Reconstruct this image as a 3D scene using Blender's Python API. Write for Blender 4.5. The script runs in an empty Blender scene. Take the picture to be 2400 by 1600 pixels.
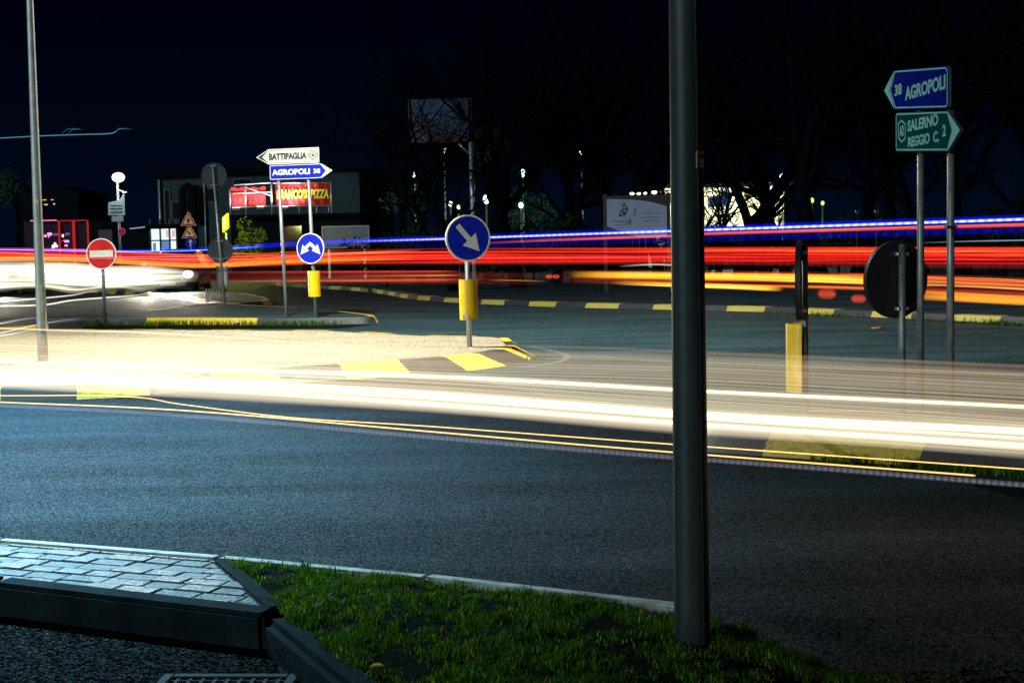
import bpy, bmesh, math, random
from mathutils import Vector, Matrix
R = math.radians
S = bpy.context.scene
COL = S.collection
random.seed(7)

# ---------------------------------------------------------------- camera
F = 3333.0                      # focal length in photo pixels (photo 2400 x 1600, 50 mm)
H = 1.64                        # eye height
PITCH, ROLL = -R(4.187), R(1.15)
cam = bpy.data.cameras.new("camera"); cam.lens = 50.0; cam.sensor_width = 36.0
cam.clip_start = 0.05; cam.clip_end = 3000
CAM = bpy.data.objects.new("camera", cam); COL.objects.link(CAM)
CAM.matrix_world = (Matrix.Translation((0, 0, H)) @ Matrix.Rotation(R(90) + PITCH, 4, 'X') @ Matrix.Rotation(-ROLL, 4, 'Z'))
S.camera = CAM
CM = CAM.matrix_world.copy()

def ray(px, py):
    return (CM.to_3x3() @ Vector((px - 1200, 800 - py, -F))).normalized()
def G(px, py, z=0.0):            # point on the level z seen at a photo pixel
    d = ray(px, py); t = (z - H) / d.z
    return Vector((d.x * t, d.y * t, z))
def D(px, py, Y):                # point at distance Y (metres north of the camera)
    d = ray(px, py); t = Y / d.y
    return Vector((d.x * t, Y, H + d.z * t))
def ppm(Y): return F / Y         # pixels per metre at distance Y

# ---------------------------------------------------------------- world, sun, exposure
W = bpy.data.worlds.new("World"); S.world = W; W.use_nodes = True
nt = W.node_tree; nt.nodes.clear()
wo = nt.nodes.new('ShaderNodeOutputWorld'); wb = nt.nodes.new('ShaderNodeBackground')
tc = nt.nodes.new('ShaderNodeTexCoord'); sp = nt.nodes.new('ShaderNodeSeparateXYZ'); rp = nt.nodes.new('ShaderNodeValToRGB')
nt.links.new(tc.outputs['Generated'], sp.inputs[0]); nt.links.new(sp.outputs['Z'], rp.inputs[0])
rp.color_ramp.elements[0].position = 0.0; rp.color_ramp.elements[0].color = (.0004, .0030, .0105, 1)
rp.color_ramp.elements[1].position = 0.16; rp.color_ramp.elements[1].color = (.0001, .0002, .0040, 1)
nt.links.new(rp.outputs[0], wb.inputs[0]); wb.inputs[1].default_value = 1.0
nt.links.new(wb.outputs[0], wo.inputs[0])
sun = bpy.data.lights.new("moon", 'SUN'); sun.energy = 1.6; sun.angle = R(10); sun.color = (.74, .95, 1.0)  # added low fill, stands in for light returned by the sign sheeting
SUN = bpy.data.objects.new("moon", sun); COL.objects.link(SUN)
SUN.rotation_euler = Vector((0.72, 0.70, -0.20)).to_track_quat('-Z', 'Y').to_euler()
S.view_settings.view_transform = 'Standard'; S.view_settings.look = 'None'
S.view_settings.exposure = 0.0; S.view_settings.gamma = 1.0
S.render.engine = 'CYCLES'
S.cycles.use_denoising = True
S.cycles.transparent_max_bounces = 96
S.cycles.max_bounces = 6; S.cycles.diffuse_bounces = 2; S.cycles.glossy_bounces = 3
S.cycles.sample_clamp_indirect = 4.0

# ---------------------------------------------------------------- helpers: objects
def tag(o, label=None, cat=None, group=None, kind=None):
    if label: o['label'] = label
    if cat: o['category'] = cat
    if group: o['group'] = group
    if kind: o['kind'] = kind
    return o
def empty(name, loc, rz=0.0, label=None, cat=None, group=None):
    o = bpy.data.objects.new(name, None); COL.objects.link(o); o.empty_display_size = .2
    o.location = loc; o.rotation_euler = (0, 0, rz)
    return tag(o, label, cat, group)
def kids(o): return [c for c in COL.objects if c.parent == o]
def copy_tree(o, parent=None):
    c = o.copy(); COL.objects.link(c)
    if parent is not None: c.parent = parent
    for ch in kids(o): copy_tree(ch, c)
    return c

class MB:
    def __init__(s): s.bm = bmesh.new(); s.uv = s.bm.loops.layers.uv.new("UVMap")
    def face(s, pts, uvs=None, mi=0):
        vs = [s.bm.verts.new(p) for p in pts]
        f = s.bm.faces.new(vs); f.material_index = mi
        if uvs:
            for l, u in zip(f.loops, uvs): l[s.uv].uv = u
        return f
    def box(s, c, size, rot=None, mi=0, bevel=0):
        M = Matrix.Translation(c) @ (rot.to_4x4() if rot else Matrix()) @ Matrix.Diagonal((size[0], size[1], size[2], 1))
        r = bmesh.ops.create_cube(s.bm, size=1, matrix=M)
        fs = set(f for v in r['verts'] for f in v.link_faces)
        for f in fs: f.material_index = mi
        if bevel:
            es = list(set(e for v in r['verts'] for e in v.link_edges))
            bmesh.ops.bevel(s.bm, geom=es, offset=bevel, segments=2, affect='EDGES', clamp_overlap=True)
        return s
    def tube(s, pts, rad, n=10, caps=True, mi=0, smooth=True):
        pts = [Vector(p) for p in pts]; k = len(pts)
        rad = rad if hasattr(rad, '__len__') else [rad] * k
        rings = []; ref = None
        for i, p in enumerate(pts):
            t = (pts[min(i + 1, k - 1)] - pts[max(i - 1, 0)]).normalized()
            if ref is None: ref = Vector((1, 0, 0)) if abs(t.x) < .8 else Vector((0, 1, 0))
            a = (ref - t * ref.dot(t)).normalized(); b = t.cross(a); ref = a
            rings.append([s.bm.verts.new(p + (a * math.cos(2 * math.pi * j / n) + b * math.sin(2 * math.pi * j / n)) * rad[i]) for j in range(n)])
        for r0, r1 in zip(rings, rings[1:]):
            for j in range(n):
                f = s.bm.faces.new((r0[j], r0[(j + 1) % n], r1[(j + 1) % n], r1[j])); f.smooth = smooth; f.material_index = mi
        if caps:
            f = s.bm.faces.new(rings[0][::-1]); f.material_index = mi
            f = s.bm.faces.new(rings[-1]); f.material_index = mi
        return s
    def prism(s, poly, y0, y1, mi=0, mi_side=None):
        """poly in local x,z (counter-clockwise seen from the front, -y); y0 front, y1 back"""
        if mi_side is None: mi_side = mi
        f0 = [s.bm.verts.new((x, y0, z)) for x, z in poly]; f1 = [s.bm.verts.new((x, y1, z)) for x, z in poly]
        f = s.bm.faces.new(f0); f.material_index = mi
        f = s.bm.faces.new(f1[::-1]); f.material_index = mi_side
        n = len(poly)
        for i in range(n):
            f = s.bm.faces.new((f0[i], f1[i], f1[(i + 1) % n], f0[(i + 1) % n])); f.material_index = mi_side
        return s
    def ring(s, outer, inner, y0, y1, mi=0):
        n = len(outer)
        for y, flip in ((y0, False), (y1, True)):
            a = [s.bm.verts.new((x, y, z)) for x, z in outer]; b = [s.bm.verts.new((x, y, z)) for x, z in inner]
            for i in range(n):
                q = (a[i], a[(i + 1) % n], b[(i + 1) % n], b[i])
                f = s.bm.faces.new(q[::-1] if flip else q); f.material_index = mi
            if flip: B = (a, b)
            else: A = (a, b)
        for k in (0, 1):
            for i in range(n):
                q = (A[k][i], B[k][i], B[k][(i + 1) % n], A[k][(i + 1) % n])
                f = s.bm.faces.new(q if k == 0 else q[::-1]); f.material_index = mi
        return s
    def sphere(s, c, r, sx=1, sy=1, sz=1, n=12, mi=0):
        rr = bmesh.ops.create_uvsphere(s.bm, u_segments=n, v_segments=max(6, n // 2 + 2), radius=r,
                                       matrix=Matrix.Translation(c) @ Matrix.Diagonal((sx, sy, sz, 1)))
        for v in rr['verts']:
            for f in v.link_faces: f.smooth = True; f.material_index = mi
        return s
    def mesh(s, name, mats):
        me = bpy.data.meshes.new(name); s.bm.normal_update(); s.bm.to_mesh(me); s.bm.free()
        for m in (mats if isinstance(mats, (list, tuple)) else [mats]): me.materials.append(m)
        return me
    def build(s, name, mats, parent=None):
        o = bpy.data.objects.new(name, s.mesh(name, mats)); COL.objects.link(o)
        if parent is not None: o.parent = parent
        return o

def circle(r, n=48, cx=0, cz=0, a0=0): return [(cx + r * math.cos(a0 + 2 * math.pi * i / n), cz + r * math.sin(a0 + 2 * math.pi * i / n)) for i in range(n)]
def rounded(poly, rads, seg=6):
    out = []; n = len(poly)
    for i in range(n):
        p = Vector(poly[i]); a = Vector(poly[i - 1]); b = Vector(poly[(i + 1) % n]); r = rads[i] if hasattr(rads, '__len__') else rads
        if r <= 0: out.append(tuple(p)); continue
        da = (a - p).normalized(); db = (b - p).normalized()
        p0 = p + da * r; p1 = p + db * r
        for k in range(seg + 1):
            t = k / seg
            q = p0 * (1 - t) ** 2 + p * 2 * t * (1 - t) + p1 * t * t
            out.append((q.x, q.y))
    return out
def text(parent, body, w, h, x, z, y, mat, bold=.02, name="lettering", slant=0, depth=.002):
    """letters of width w and height h centred at local x,z on the plane y, facing -y"""
    cu = bpy.data.curves.new("t", 'FONT'); cu.body = body; cu.size = 1; cu.offset = bold; cu.extrude = .01
    cu.shear = slant; cu.align_x = 'LEFT'; cu.resolution_u = 3
    o = bpy.data.objects.new("t", cu); COL.objects.link(o)
    dg = bpy.context.evaluated_depsgraph_get(); dg.update()
    me = bpy.data.meshes.new_from_object(o.evaluated_get(dg))
    bpy.data.objects.remove(o); bpy.data.curves.remove(cu)
    xs = [v.co.x for v in me.vertices]; ys = [v.co.y for v in me.vertices]
    x0, x1, y0, y1 = min(xs), max(xs), min(ys), max(ys)
    for v in me.vertices:
        u = (v.co.x - (x0 + x1) / 2) / (x1 - x0) * w; t = (v.co.y - (y0 + y1) / 2) / (y1 - y0) * h
        v.co = (x + u, y - (v.co.z + .01) / .02 * depth, z + t)
    me.materials.clear(); me.materials.append(mat); me.name = name
    ob = bpy.data.objects.new(name, me); COL.objects.link(ob); ob.parent = parent
    return ob

# ---------------------------------------------------------------- helpers: materials
def mat(name, col=(.5, .5, .5), rough=.6, metal=0, noise=0, nscale=8, bump=0, bscale=40, spec=.5, var=None, coat=0):
    m = bpy.data.materials.new(name); m.use_nodes = True; t = m.node_tree; b = t.nodes['Principled BSDF']
    b.inputs['Base Color'].default_value = (*col, 1); b.inputs['Roughness'].default_value = rough
    b.inputs['Metallic'].default_value = metal; b.inputs['Specular IOR Level'].default_value = spec
    if coat: b.inputs['Coat Weight'].default_value = coat
    c = t.nodes.new('ShaderNodeTexCoord')
    if noise:
        n = t.nodes.new('ShaderNodeTexNoise'); n.inputs['Scale'].default_value = nscale; n.inputs['Detail'].default_value = 6; n.inputs['Roughness'].default_value = .65
        t.links.new(c.outputs['Object'], n.inputs['Vector'])
        r = t.nodes.new('ShaderNodeValToRGB'); lo = var or tuple(v * (1 - noise) for v in col); hi = tuple(min(1, v * (1 + noise)) for v in col)
        r.color_ramp.elements[0].position = .3; r.color_ramp.elements[0].color = (*lo, 1)
        r.color_ramp.elements[1].position = .7; r.color_ramp.elements[1].color = (*hi, 1)
        t.links.new(n.outputs['Fac'], r.inputs[0]); t.links.new(r.outputs[0], b.inputs['Base Color'])
    if bump:
        n2 = t.nodes.new('ShaderNodeTexNoise'); n2.inputs['Scale'].default_value = bscale; n2.inputs['Detail'].default_value = 5
        t.links.new(c.outputs['Object'], n2.inputs['Vector'])
        bp = t.nodes.new('ShaderNodeBump'); bp.inputs['Strength'].default_value = bump; bp.inputs['Distance'].default_value = .02
        t.links.new(n2.outputs['Fac'], bp.inputs['Height']); t.links.new(bp.outputs[0], b.inputs['Normal'])
    return m
def glow(name, col, strength):
    m = bpy.data.materials.new(name); m.use_nodes = True; t = m.node_tree; t.nodes.clear()
    o = t.nodes.new('ShaderNodeOutputMaterial'); e = t.nodes.new('ShaderNodeEmission')
    e.inputs[0].default_value = (*col, 1); e.inputs[1].default_value = strength
    t.links.new(e.outputs[0], o.inputs[0]); return m
def math_(t, op, a, b=None, c=None):
    n = t.nodes.new('ShaderNodeMath'); n.operation = op
    for i, v in enumerate((a, b, c)):
        if v is None: continue
        if isinstance(v, (int, float)): n.inputs[i].default_value = v
        else: t.links.new(v, n.inputs[i])
    return n.outputs[0]

def asphalt(name, base, grain=260, rough=.55, patch=.35, bump=.55, spec=.9, gloss=.04):
    m = bpy.data.materials.new(name); m.use_nodes = True; t = m.node_tree; b = t.nodes['Principled BSDF']
    c = t.nodes.new('ShaderNodeTexCoord'); P = c.outputs['Object']
    v = t.nodes.new('ShaderNodeTexVoronoi'); v.inputs['Scale'].default_value = grain * .45; t.links.new(P, v.inputs['Vector'])
    n1 = t.nodes.new('ShaderNodeTexNoise'); n1.inputs['Scale'].default_value = grain; n1.inputs['Detail'].default_value = 3; t.links.new(P, n1.inputs['Vector'])
    mp = t.nodes.new('ShaderNodeMapping'); mp.inputs['Rotation'].default_value = (0, 0, R(30)); mp.inputs['Scale'].default_value = (.35, 1.6, 1); t.links.new(P, mp.inputs['Vector'])
    n2 = t.nodes.new('ShaderNodeTexNoise'); n2.inputs['Scale'].default_value = .8; n2.inputs['Detail'].default_value = 7; n2.inputs['Roughness'].default_value = .6; t.links.new(mp.outputs[0], n2.inputs['Vector'])
    sc = t.nodes.new('ShaderNodeSeparateColor'); t.links.new(v.outputs['Color'], sc.inputs[0])
    k = math_(t, 'ADD', math_(t, 'MULTIPLY', math_(t, 'POWER', sc.outputs[0], 3.0), 2.2), math_(t, 'MULTIPLY', n1.outputs['Fac'], .5))
    k = math_(t, 'ADD', math_(t, 'MULTIPLY', k, .9), .2)
    pt = math_(t, 'ADD', math_(t, 'MULTIPLY', math_(t, 'SUBTRACT', n2.outputs['Fac'], .5), patch * 4), 1.0)
    k = math_(t, 'MULTIPLY', k, pt)
    mx = t.nodes.new('ShaderNodeVectorMath'); mx.operation = 'SCALE'; mx.inputs[0].default_value = base; t.links.new(k, mx.inputs['Scale'])
    t.links.new(mx.outputs[0], b.inputs['Base Color'])
    sv = t.nodes.new('ShaderNodeTexVoronoi'); sv.inputs['Scale'].default_value = grain * .33; t.links.new(P, sv.inputs['Vector'])
    sc2 = t.nodes.new('ShaderNodeSeparateColor'); t.links.new(sv.outputs['Color'], sc2.inputs[0])
    t.links.new(math_(t, 'ADD', math_(t, 'MULTIPLY', math_(t, 'POWER', sc2.outputs[0], 4.0), spec), gloss), b.inputs['Specular IOR Level'])
    rr = math_(t, 'ADD', math_(t, 'MULTIPLY', n2.outputs['Fac'], -.35), rough + .18); t.links.new(rr, b.inputs['Roughness'])
    bp = t.nodes.new('ShaderNodeBump'); bp.inputs['Strength'].default_value = bump; bp.inputs['Distance'].default_value = .012
    hh = math_(t, 'ADD', v.outputs['Distance'], n1.outputs['Fac']); t.links.new(hh, bp.inputs['Height']); t.links.new(bp.outputs[0], b.inputs['Normal'])
    return m

def striped(name, seg, yellow, dark, wear=.55, off=0.0):
    m = bpy.data.materials.new(name); m.use_nodes = True; t = m.node_tree; b = t.nodes['Principled BSDF']; b.inputs['Roughness'].default_value = .6
    c = t.nodes.new('ShaderNodeTexCoord'); s = t.nodes.new('ShaderNodeSeparateXYZ'); t.links.new(c.outputs['UV'], s.inputs[0])
    n = t.nodes.new('ShaderNodeTexNoise'); n.inputs['Scale'].default_value = 9; n.inputs['Detail'].default_value = 8; n.inputs['Roughness'].default_value = .7; t.links.new(c.outputs['Object'], n.inputs['Vector'])
    u = math_(t, 'ADD', math_(t, 'MULTIPLY', s.outputs[0], .5 / seg), off)
    u = math_(t, 'ADD', u, math_(t, 'MULTIPLY', math_(t, 'SUBTRACT', n.outputs['Fac'], .5), .05))
    f = math_(t, 'GREATER_THAN', math_(t, 'FRACT', u), .5)
    w = math_(t, 'LESS_THAN', n.outputs['Fac'], wear); f = math_(t, 'MULTIPLY', f, w)
    mix = t.nodes.new('ShaderNodeMix'); mix.data_type = 'RGBA'; t.links.new(f, mix.inputs['Factor'])
    mix.inputs[6].default_value = (*dark, 1); mix.inputs[7].default_value = (*yellow, 1)
    d = t.nodes.new('ShaderNodeMix'); d.data_type = 'RGBA'; d.blend_type = 'MULTIPLY'; d.inputs['Factor'].default_value = .6
    n3 = t.nodes.new('ShaderNodeTexNoise'); n3.inputs['Scale'].default_value = 30; n3.inputs['Detail'].default_value = 5; t.links.new(c.outputs['Object'], n3.inputs['Vector'])
    t.links.new(mix.outputs[2], d.inputs[6]); t.links.new(n3.outputs['Color'], d.inputs[7]); 
    r3 = t.nodes.new('ShaderNodeValToRGB'); r3.color_ramp.elements[0].position = .3; r3.color_ramp.elements[0].color = (.35, .35, .35, 1); r3.color_ramp.elements[1].position = .6
    t.links.new(n3.outputs['Fac'], r3.inputs[0]); t.links.new(r3.outputs[0], d.inputs[7])
    t.links.new(d.outputs[2], b.inputs['Base Color']); return m

def streak_mat(name, c1, c2, strength, fv=10, fu=.05, contrast=2.0, floor=.0, power=1.0, length=10, fade=(1, 1), bead=0, bead_fill=.5, gain=(1, 1), seed=0):
    """accumulated light: additive emission over a transparent surface, streaky across its height"""
    m = bpy.data.materials.new(name); m.use_nodes = True; t = m.node_tree; t.nodes.clear()
    o = t.nodes.new('ShaderNodeOutputMaterial'); e = t.nodes.new('ShaderNodeEmission'); tr = t.nodes.new('ShaderNodeBsdfTransparent'); ad = t.nodes.new('ShaderNodeAddShader')
    c = t.nodes.new('ShaderNodeTexCoord'); s = t.nodes.new('ShaderNodeSeparateXYZ'); t.links.new(c.outputs['UV'], s.inputs[0])
    u, v = s.outputs[0], s.outputs[1]
    cb = t.nodes.new('ShaderNodeCombineXYZ'); t.links.new(math_(t, 'MULTIPLY', u, fu), cb.inputs[0]); t.links.new(math_(t, 'MULTIPLY', v, fv), cb.inputs[1]); cb.inputs[2].default_value = seed
    n = t.nodes.new('ShaderNodeTexNoise'); n.inputs['Scale'].default_value = 1; n.inputs['Detail'].default_value = 3; t.links.new(cb.outputs[0], n.inputs['Vector'])
    k = math_(t, 'MAXIMUM', math_(t, 'ADD', math_(t, 'MULTIPLY', math_(t, 'SUBTRACT', n.outputs['Fac'], .5), contrast), .5), floor)
    prof = math_(t, 'POWER', math_(t, 'MAXIMUM', math_(t, 'SUBTRACT', 1.0, math_(t, 'MULTIPLY', v, v)), 0.0), power)
    k = math_(t, 'MULTIPLY', k, prof)
    fi = math_(t, 'MINIMUM', math_(t, 'DIVIDE', u, fade[0]), 1.0); fo = math_(t, 'MINIMUM', math_(t, 'DIVIDE', math_(t, 'SUBTRACT', length, u), fade[1]), 1.0)
    k = math_(t, 'MULTIPLY', k, math_(t, 'MULTIPLY', fi, fo))
    if gain != (1, 1):
        g = math_(t, 'ADD', math_(t, 'MULTIPLY', u, (gain[1] - gain[0]) / length), gain[0]); k = math_(t, 'MULTIPLY', k, g)
    if bead:
        sn = math_(t, 'GREATER_THAN', math_(t, 'FRACT', math_(t, 'DIVIDE', u, bead)), bead_fill); sn = math_(t, 'ADD', math_(t, 'MULTIPLY', math_(t, 'MULTIPLY', sn, n.outputs['Fac']), 1.1), .42)
        k = math_(t, 'MULTIPLY', k, sn)
    mix = t.nodes.new('ShaderNodeMix'); mix.data_type = 'RGBA'; t.links.new(n.outputs['Fac'], mix.inputs['Factor'])
    r = t.nodes.new('ShaderNodeMapRange'); r.inputs[1].default_value = .4; r.inputs[2].default_value = .62; t.links.new(n.outputs['Fac'], r.inputs[0]); t.links.new(r.outputs[0], mix.inputs['Factor'])
    mix.inputs[6].default_value = (*c1, 1); mix.inputs[7].default_value = (*c2, 1)
    t.links.new(mix.outputs[2], e.inputs[0]); t.links.new(math_(t, 'MULTIPLY', k, strength), e.inputs[1])
    t.links.new(e.outputs[0], ad.inputs[0]); t.links.new(tr.outputs[0], ad.inputs[1]); t.links.new(ad.outputs[0], o.inputs[0])
    return m

M = {}
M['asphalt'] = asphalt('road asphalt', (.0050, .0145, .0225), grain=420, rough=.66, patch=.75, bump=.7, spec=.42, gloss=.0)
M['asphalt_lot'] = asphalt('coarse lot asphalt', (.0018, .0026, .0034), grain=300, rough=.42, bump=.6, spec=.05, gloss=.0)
M['concrete'] = asphalt('island concrete', (.27, .225, .155), grain=160, rough=.75, patch=.3, bump=.3)  # pale warm tone paints in the headlight glare on the island top
M['dirt'] = mat('dark earth', (.012, .011, .009), 1.0, spec=.02, noise=.5, nscale=4, bump=.6, bscale=20)
M['soil'] = mat('lawn soil', (.006, .006, .004), 1.0, noise=.5, nscale=12, bump=.8, bscale=30, spec=.02)
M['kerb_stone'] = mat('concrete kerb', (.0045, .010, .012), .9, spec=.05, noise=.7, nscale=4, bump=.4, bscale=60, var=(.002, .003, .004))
M['kerb_road'] = mat('pale road kerb', (.30, .29, .24), .7, noise=.5, nscale=9, bump=.3, bscale=70)  # raised tone puts the lamp light on this kerb into its colour
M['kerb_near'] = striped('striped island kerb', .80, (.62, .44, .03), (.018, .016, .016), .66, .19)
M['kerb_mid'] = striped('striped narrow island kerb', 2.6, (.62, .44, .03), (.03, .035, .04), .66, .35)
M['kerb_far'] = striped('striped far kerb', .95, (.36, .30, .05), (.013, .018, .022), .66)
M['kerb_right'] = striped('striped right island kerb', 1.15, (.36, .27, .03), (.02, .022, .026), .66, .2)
M['paver'] = mat('stamped paving blocks', (.018, .027, .031), .44, noise=.7, nscale=22, bump=1.0, bscale=60)
M['joint'] = mat('paving joints', (.02, .02, .02), .9)
M['galv'] = mat('galvanised steel', (.42, .44, .45), .42, .55, noise=.25, nscale=14, bump=.05, bscale=50)
M['galv_dark'] = mat('weathered steel', (.16, .17, .17), .45, .5, noise=.35, nscale=9, bump=.08, bscale=40)
M['post'] = mat('painted lamppost', (.012, .022, .025), .42, .0, spec=.16, noise=.4, nscale=6, bump=.05, bscale=70)
M['post_pale'] = mat('grey lamppost paint', (.40, .44, .42), .5, .25, noise=.2, nscale=7, bump=.12, bscale=60)
M['back'] = mat('sign back black', (.012, .013, .016), .55, .2, noise=.3)
M['back_grey'] = mat('sign back grey', (.05, .06, .075), .5, .3, noise=.3, nscale=5)
M['white'] = mat('sign white', (.76, .69, .56), .5, noise=.05, nscale=6)
M['letter_worn'] = mat('worn letter white', (.15, .33, .31), .6, spec=0)  # letters, blue and green darkened for the weak light on the right boards
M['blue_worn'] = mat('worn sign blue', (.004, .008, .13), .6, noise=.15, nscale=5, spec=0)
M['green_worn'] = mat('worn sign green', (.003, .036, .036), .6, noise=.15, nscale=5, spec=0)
M['white_cool'] = mat('letter white', (.85, .86, .82), .5)
M['blue'] = mat('sign blue', (.006, .016, .42), .6, spec=.15, noise=.12, nscale=5)
M['green'] = mat('sign green', (.005, .075, .062), .6, spec=.15, noise=.12, nscale=5)
M['red'] = mat('sign red', (.62, .012, .014), .6, spec=.2, noise=.3, nscale=5)
M['cream'] = mat('sign cream yellow', (.85, .66, .28), .5)
M['black'] = mat('sign black', (.008, .009, .011), .5)
M['yellow'] = mat('marker yellow', (.80, .50, .008), .28, noise=.08, nscale=6, coat=.3)
M['clamp'] = mat('bright clamps', (.7, .72, .74), .3, .9)
M['paint_white'] = mat('road paint', (.08, .08, .075), .8, noise=.8, nscale=22, spec=.1, var=(.012, .015, .018))

def streaked_paint(name, a, b_, rough):
    m = bpy.data.materials.new(name); m.use_nodes = True; t = m.node_tree; b = t.nodes['Principled BSDF']; b.inputs['Roughness'].default_value = rough; b.inputs['Specular IOR Level'].default_value = .18
    c = t.nodes.new('ShaderNodeTexCoord'); fs = []
    for sc, dt in (((9, 9, .5), 5), ((30, 30, 24), 6)):
        mp = t.nodes.new('ShaderNodeMapping'); mp.inputs['Scale'].default_value = sc; t.links.new(c.outputs['Object'], mp.inputs['Vector'])
        n = t.nodes.new('ShaderNodeTexNoise'); n.inputs['Scale'].default_value = 1.5; n.inputs['Detail'].default_value = dt; n.inputs['Roughness'].default_value = .7; t.links.new(mp.outputs[0], n.inputs['Vector']); fs.append(n.outputs['Fac'])
    k = math_(t, 'ADD', math_(t, 'MULTIPLY', fs[0], .65), math_(t, 'MULTIPLY', fs[1], .35))
    r = t.nodes.new('ShaderNodeValToRGB'); r.color_ramp.elements[0].position = .36; r.color_ramp.elements[0].color = (*a, 1); r.color_ramp.elements[1].position = .64; r.color_ramp.elements[1].color = (*b_, 1)
    t.links.new(k, r.inputs[0]); t.links.new(r.outputs[0], b.inputs['Base Color']); return m
M['post'] = streaked_paint('weathered lamppost paint', (.008, .017, .020), (.034, .040, .036), .5)
# ================================================================ SETTING
def sheet(name, pts, m, kind='structure', z=None):
    mb = MB(); mb.face([Vector(p) if z is None else Vector((p[0], p[1], z)) for p in pts]); return tag(mb.build(name, m), kind=kind)
sheet('ground', [(-900, -40), (900, -40), (900, 1500), (-900, 1500)], M['dirt'], z=-.02)
sheet('road', [(-70, 5.2), (70, 5.2), (70, 66), (-70, 66)], M['asphalt'], z=0.0)
sheet('parking_lot', [(-30, -6), (30, -6), (30, 5.2), (-30, 5.2)], M['asphalt_lot'], z=0.0)
M['asphalt_old'] = asphalt('older paler asphalt', (.028, .056, .066), grain=240, rough=.7, patch=.6, bump=.6, spec=.3, gloss=.0)  # lighter tone paints in the street lamp light on this asphalt
sheet('roundabout_road', [(-70, 15.6), (-8, 16.0), (-1.2, 18.0), (1.75, 11.4), (6, 10.2), (9.2, 9.7), (70, 9.7), (70, 66), (-70, 66)], M['asphalt_old'], z=.004)  # sheet laid over the road to carry that lamplit tone
# the lot reaches round the left of the divider up to its kerb
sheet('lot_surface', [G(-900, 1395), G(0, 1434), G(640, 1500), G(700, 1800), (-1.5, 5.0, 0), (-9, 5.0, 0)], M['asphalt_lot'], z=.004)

def smooth_path(pts, sub=5, closed=False):
    pts = [Vector(p) for p in pts]; n = len(pts); out = []
    rng = range(n) if closed else range(n - 1)
    for i in rng:
        p0 = pts[(i - 1) % n] if (closed or i > 0) else pts[0]; p1 = pts[i]; p2 = pts[(i + 1) % n]; p3 = pts[(i + 2) % n] if (closed or i + 2 < n) else pts[-1]
        for k in range(sub):
            t = k / sub
            out.append(.5 * ((2 * p1) + (p2 - p0) * t + (2 * p0 - 5 * p1 + 4 * p2 - p3) * t * t + (3 * p1 - p0 - 3 * p2 + p3) * t ** 3))
    if not closed: out.append(pts[-1])
    return out
def island(name, outer, inset, h, kerb_mat, top_mat, sub=5):
    """outer base ring (counter-clockwise), inset per point = width of the sloped kerb face"""
    k = len(outer)
    ring = [Vector((p[0], p[1], 0)) for p in outer]
    ins = [Vector((v, 0, 0)) for v in inset]
    ring = smooth_path(ring, sub, True); ins = [max(.03, v.x) for v in smooth_path(ins, sub, True)]
    n = len(ring); nor = []
    for i in range(n):
        t = (ring[(i + 1) % n] - ring[i - 1]).normalized(); nor.append(Vector((-t.y, t.x, 0)))
    top = [ring[i] + nor[i] * ins[i] + Vector((0, 0, h)) for i in range(n)]
    inn = [ring[i] + nor[i] * (ins[i] + .13) + Vector((0, 0, h + .004)) for i in range(n)]
    mb = MB(); u = 0
    base = [p - Vector((0, 0, .02)) for p in ring]
    for i in range(n):
        j = (i + 1) % n; du = (ring[j] - ring[i]).length
        mb.face([base[i], base[j], top[j], top[i]], [(u, 0), (u + du, 0), (u + du, 1), (u, 1)])
        mb.face([top[i], top[j], inn[j], inn[i]], [(u, 1), (u + du, 1), (u + du, 1.2), (u, 1.2)])
        u += du
    t = MB(); t.face([p - Vector((0, 0, .006)) for p in inn])
    bmesh.ops.triangulate(t.bm, faces=t.bm.faces[:])
    o = tag(t.build(name, top_mat), kind='structure')
    mb.build('kerb', kerb_mat, o)
    return o
near_outer = [(-16, 14.9), (-8, 14.9), G(0, 941), G(279, 931), G(661, 900), G(1035, 876), G(1158, 864), G(1229, 851), G(1262, 838),
              (.25, 20.3), (-.1, 21.5), (-1.3, 22.2), (-2.9, 23.75), (-4.3, 24.35), (-8.3, 25.8), (-16, 28)]
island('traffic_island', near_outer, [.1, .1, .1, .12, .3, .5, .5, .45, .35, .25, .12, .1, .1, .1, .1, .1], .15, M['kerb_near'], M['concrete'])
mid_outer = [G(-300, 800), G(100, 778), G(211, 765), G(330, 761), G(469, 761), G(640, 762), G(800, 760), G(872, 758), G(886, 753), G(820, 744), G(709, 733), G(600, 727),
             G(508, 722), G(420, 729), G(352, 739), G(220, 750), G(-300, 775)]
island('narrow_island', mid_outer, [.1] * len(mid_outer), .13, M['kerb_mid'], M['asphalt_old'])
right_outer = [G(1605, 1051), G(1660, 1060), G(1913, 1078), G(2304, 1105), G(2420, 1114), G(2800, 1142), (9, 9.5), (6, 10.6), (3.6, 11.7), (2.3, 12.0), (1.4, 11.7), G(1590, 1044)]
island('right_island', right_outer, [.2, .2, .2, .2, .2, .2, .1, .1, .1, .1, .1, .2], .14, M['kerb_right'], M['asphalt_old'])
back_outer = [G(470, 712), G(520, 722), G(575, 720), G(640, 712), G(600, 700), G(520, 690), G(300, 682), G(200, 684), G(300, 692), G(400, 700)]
island('far_island', back_outer, [.1] * len(back_outer), .12, M['kerb_far'], M['asphalt_old'])

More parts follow.
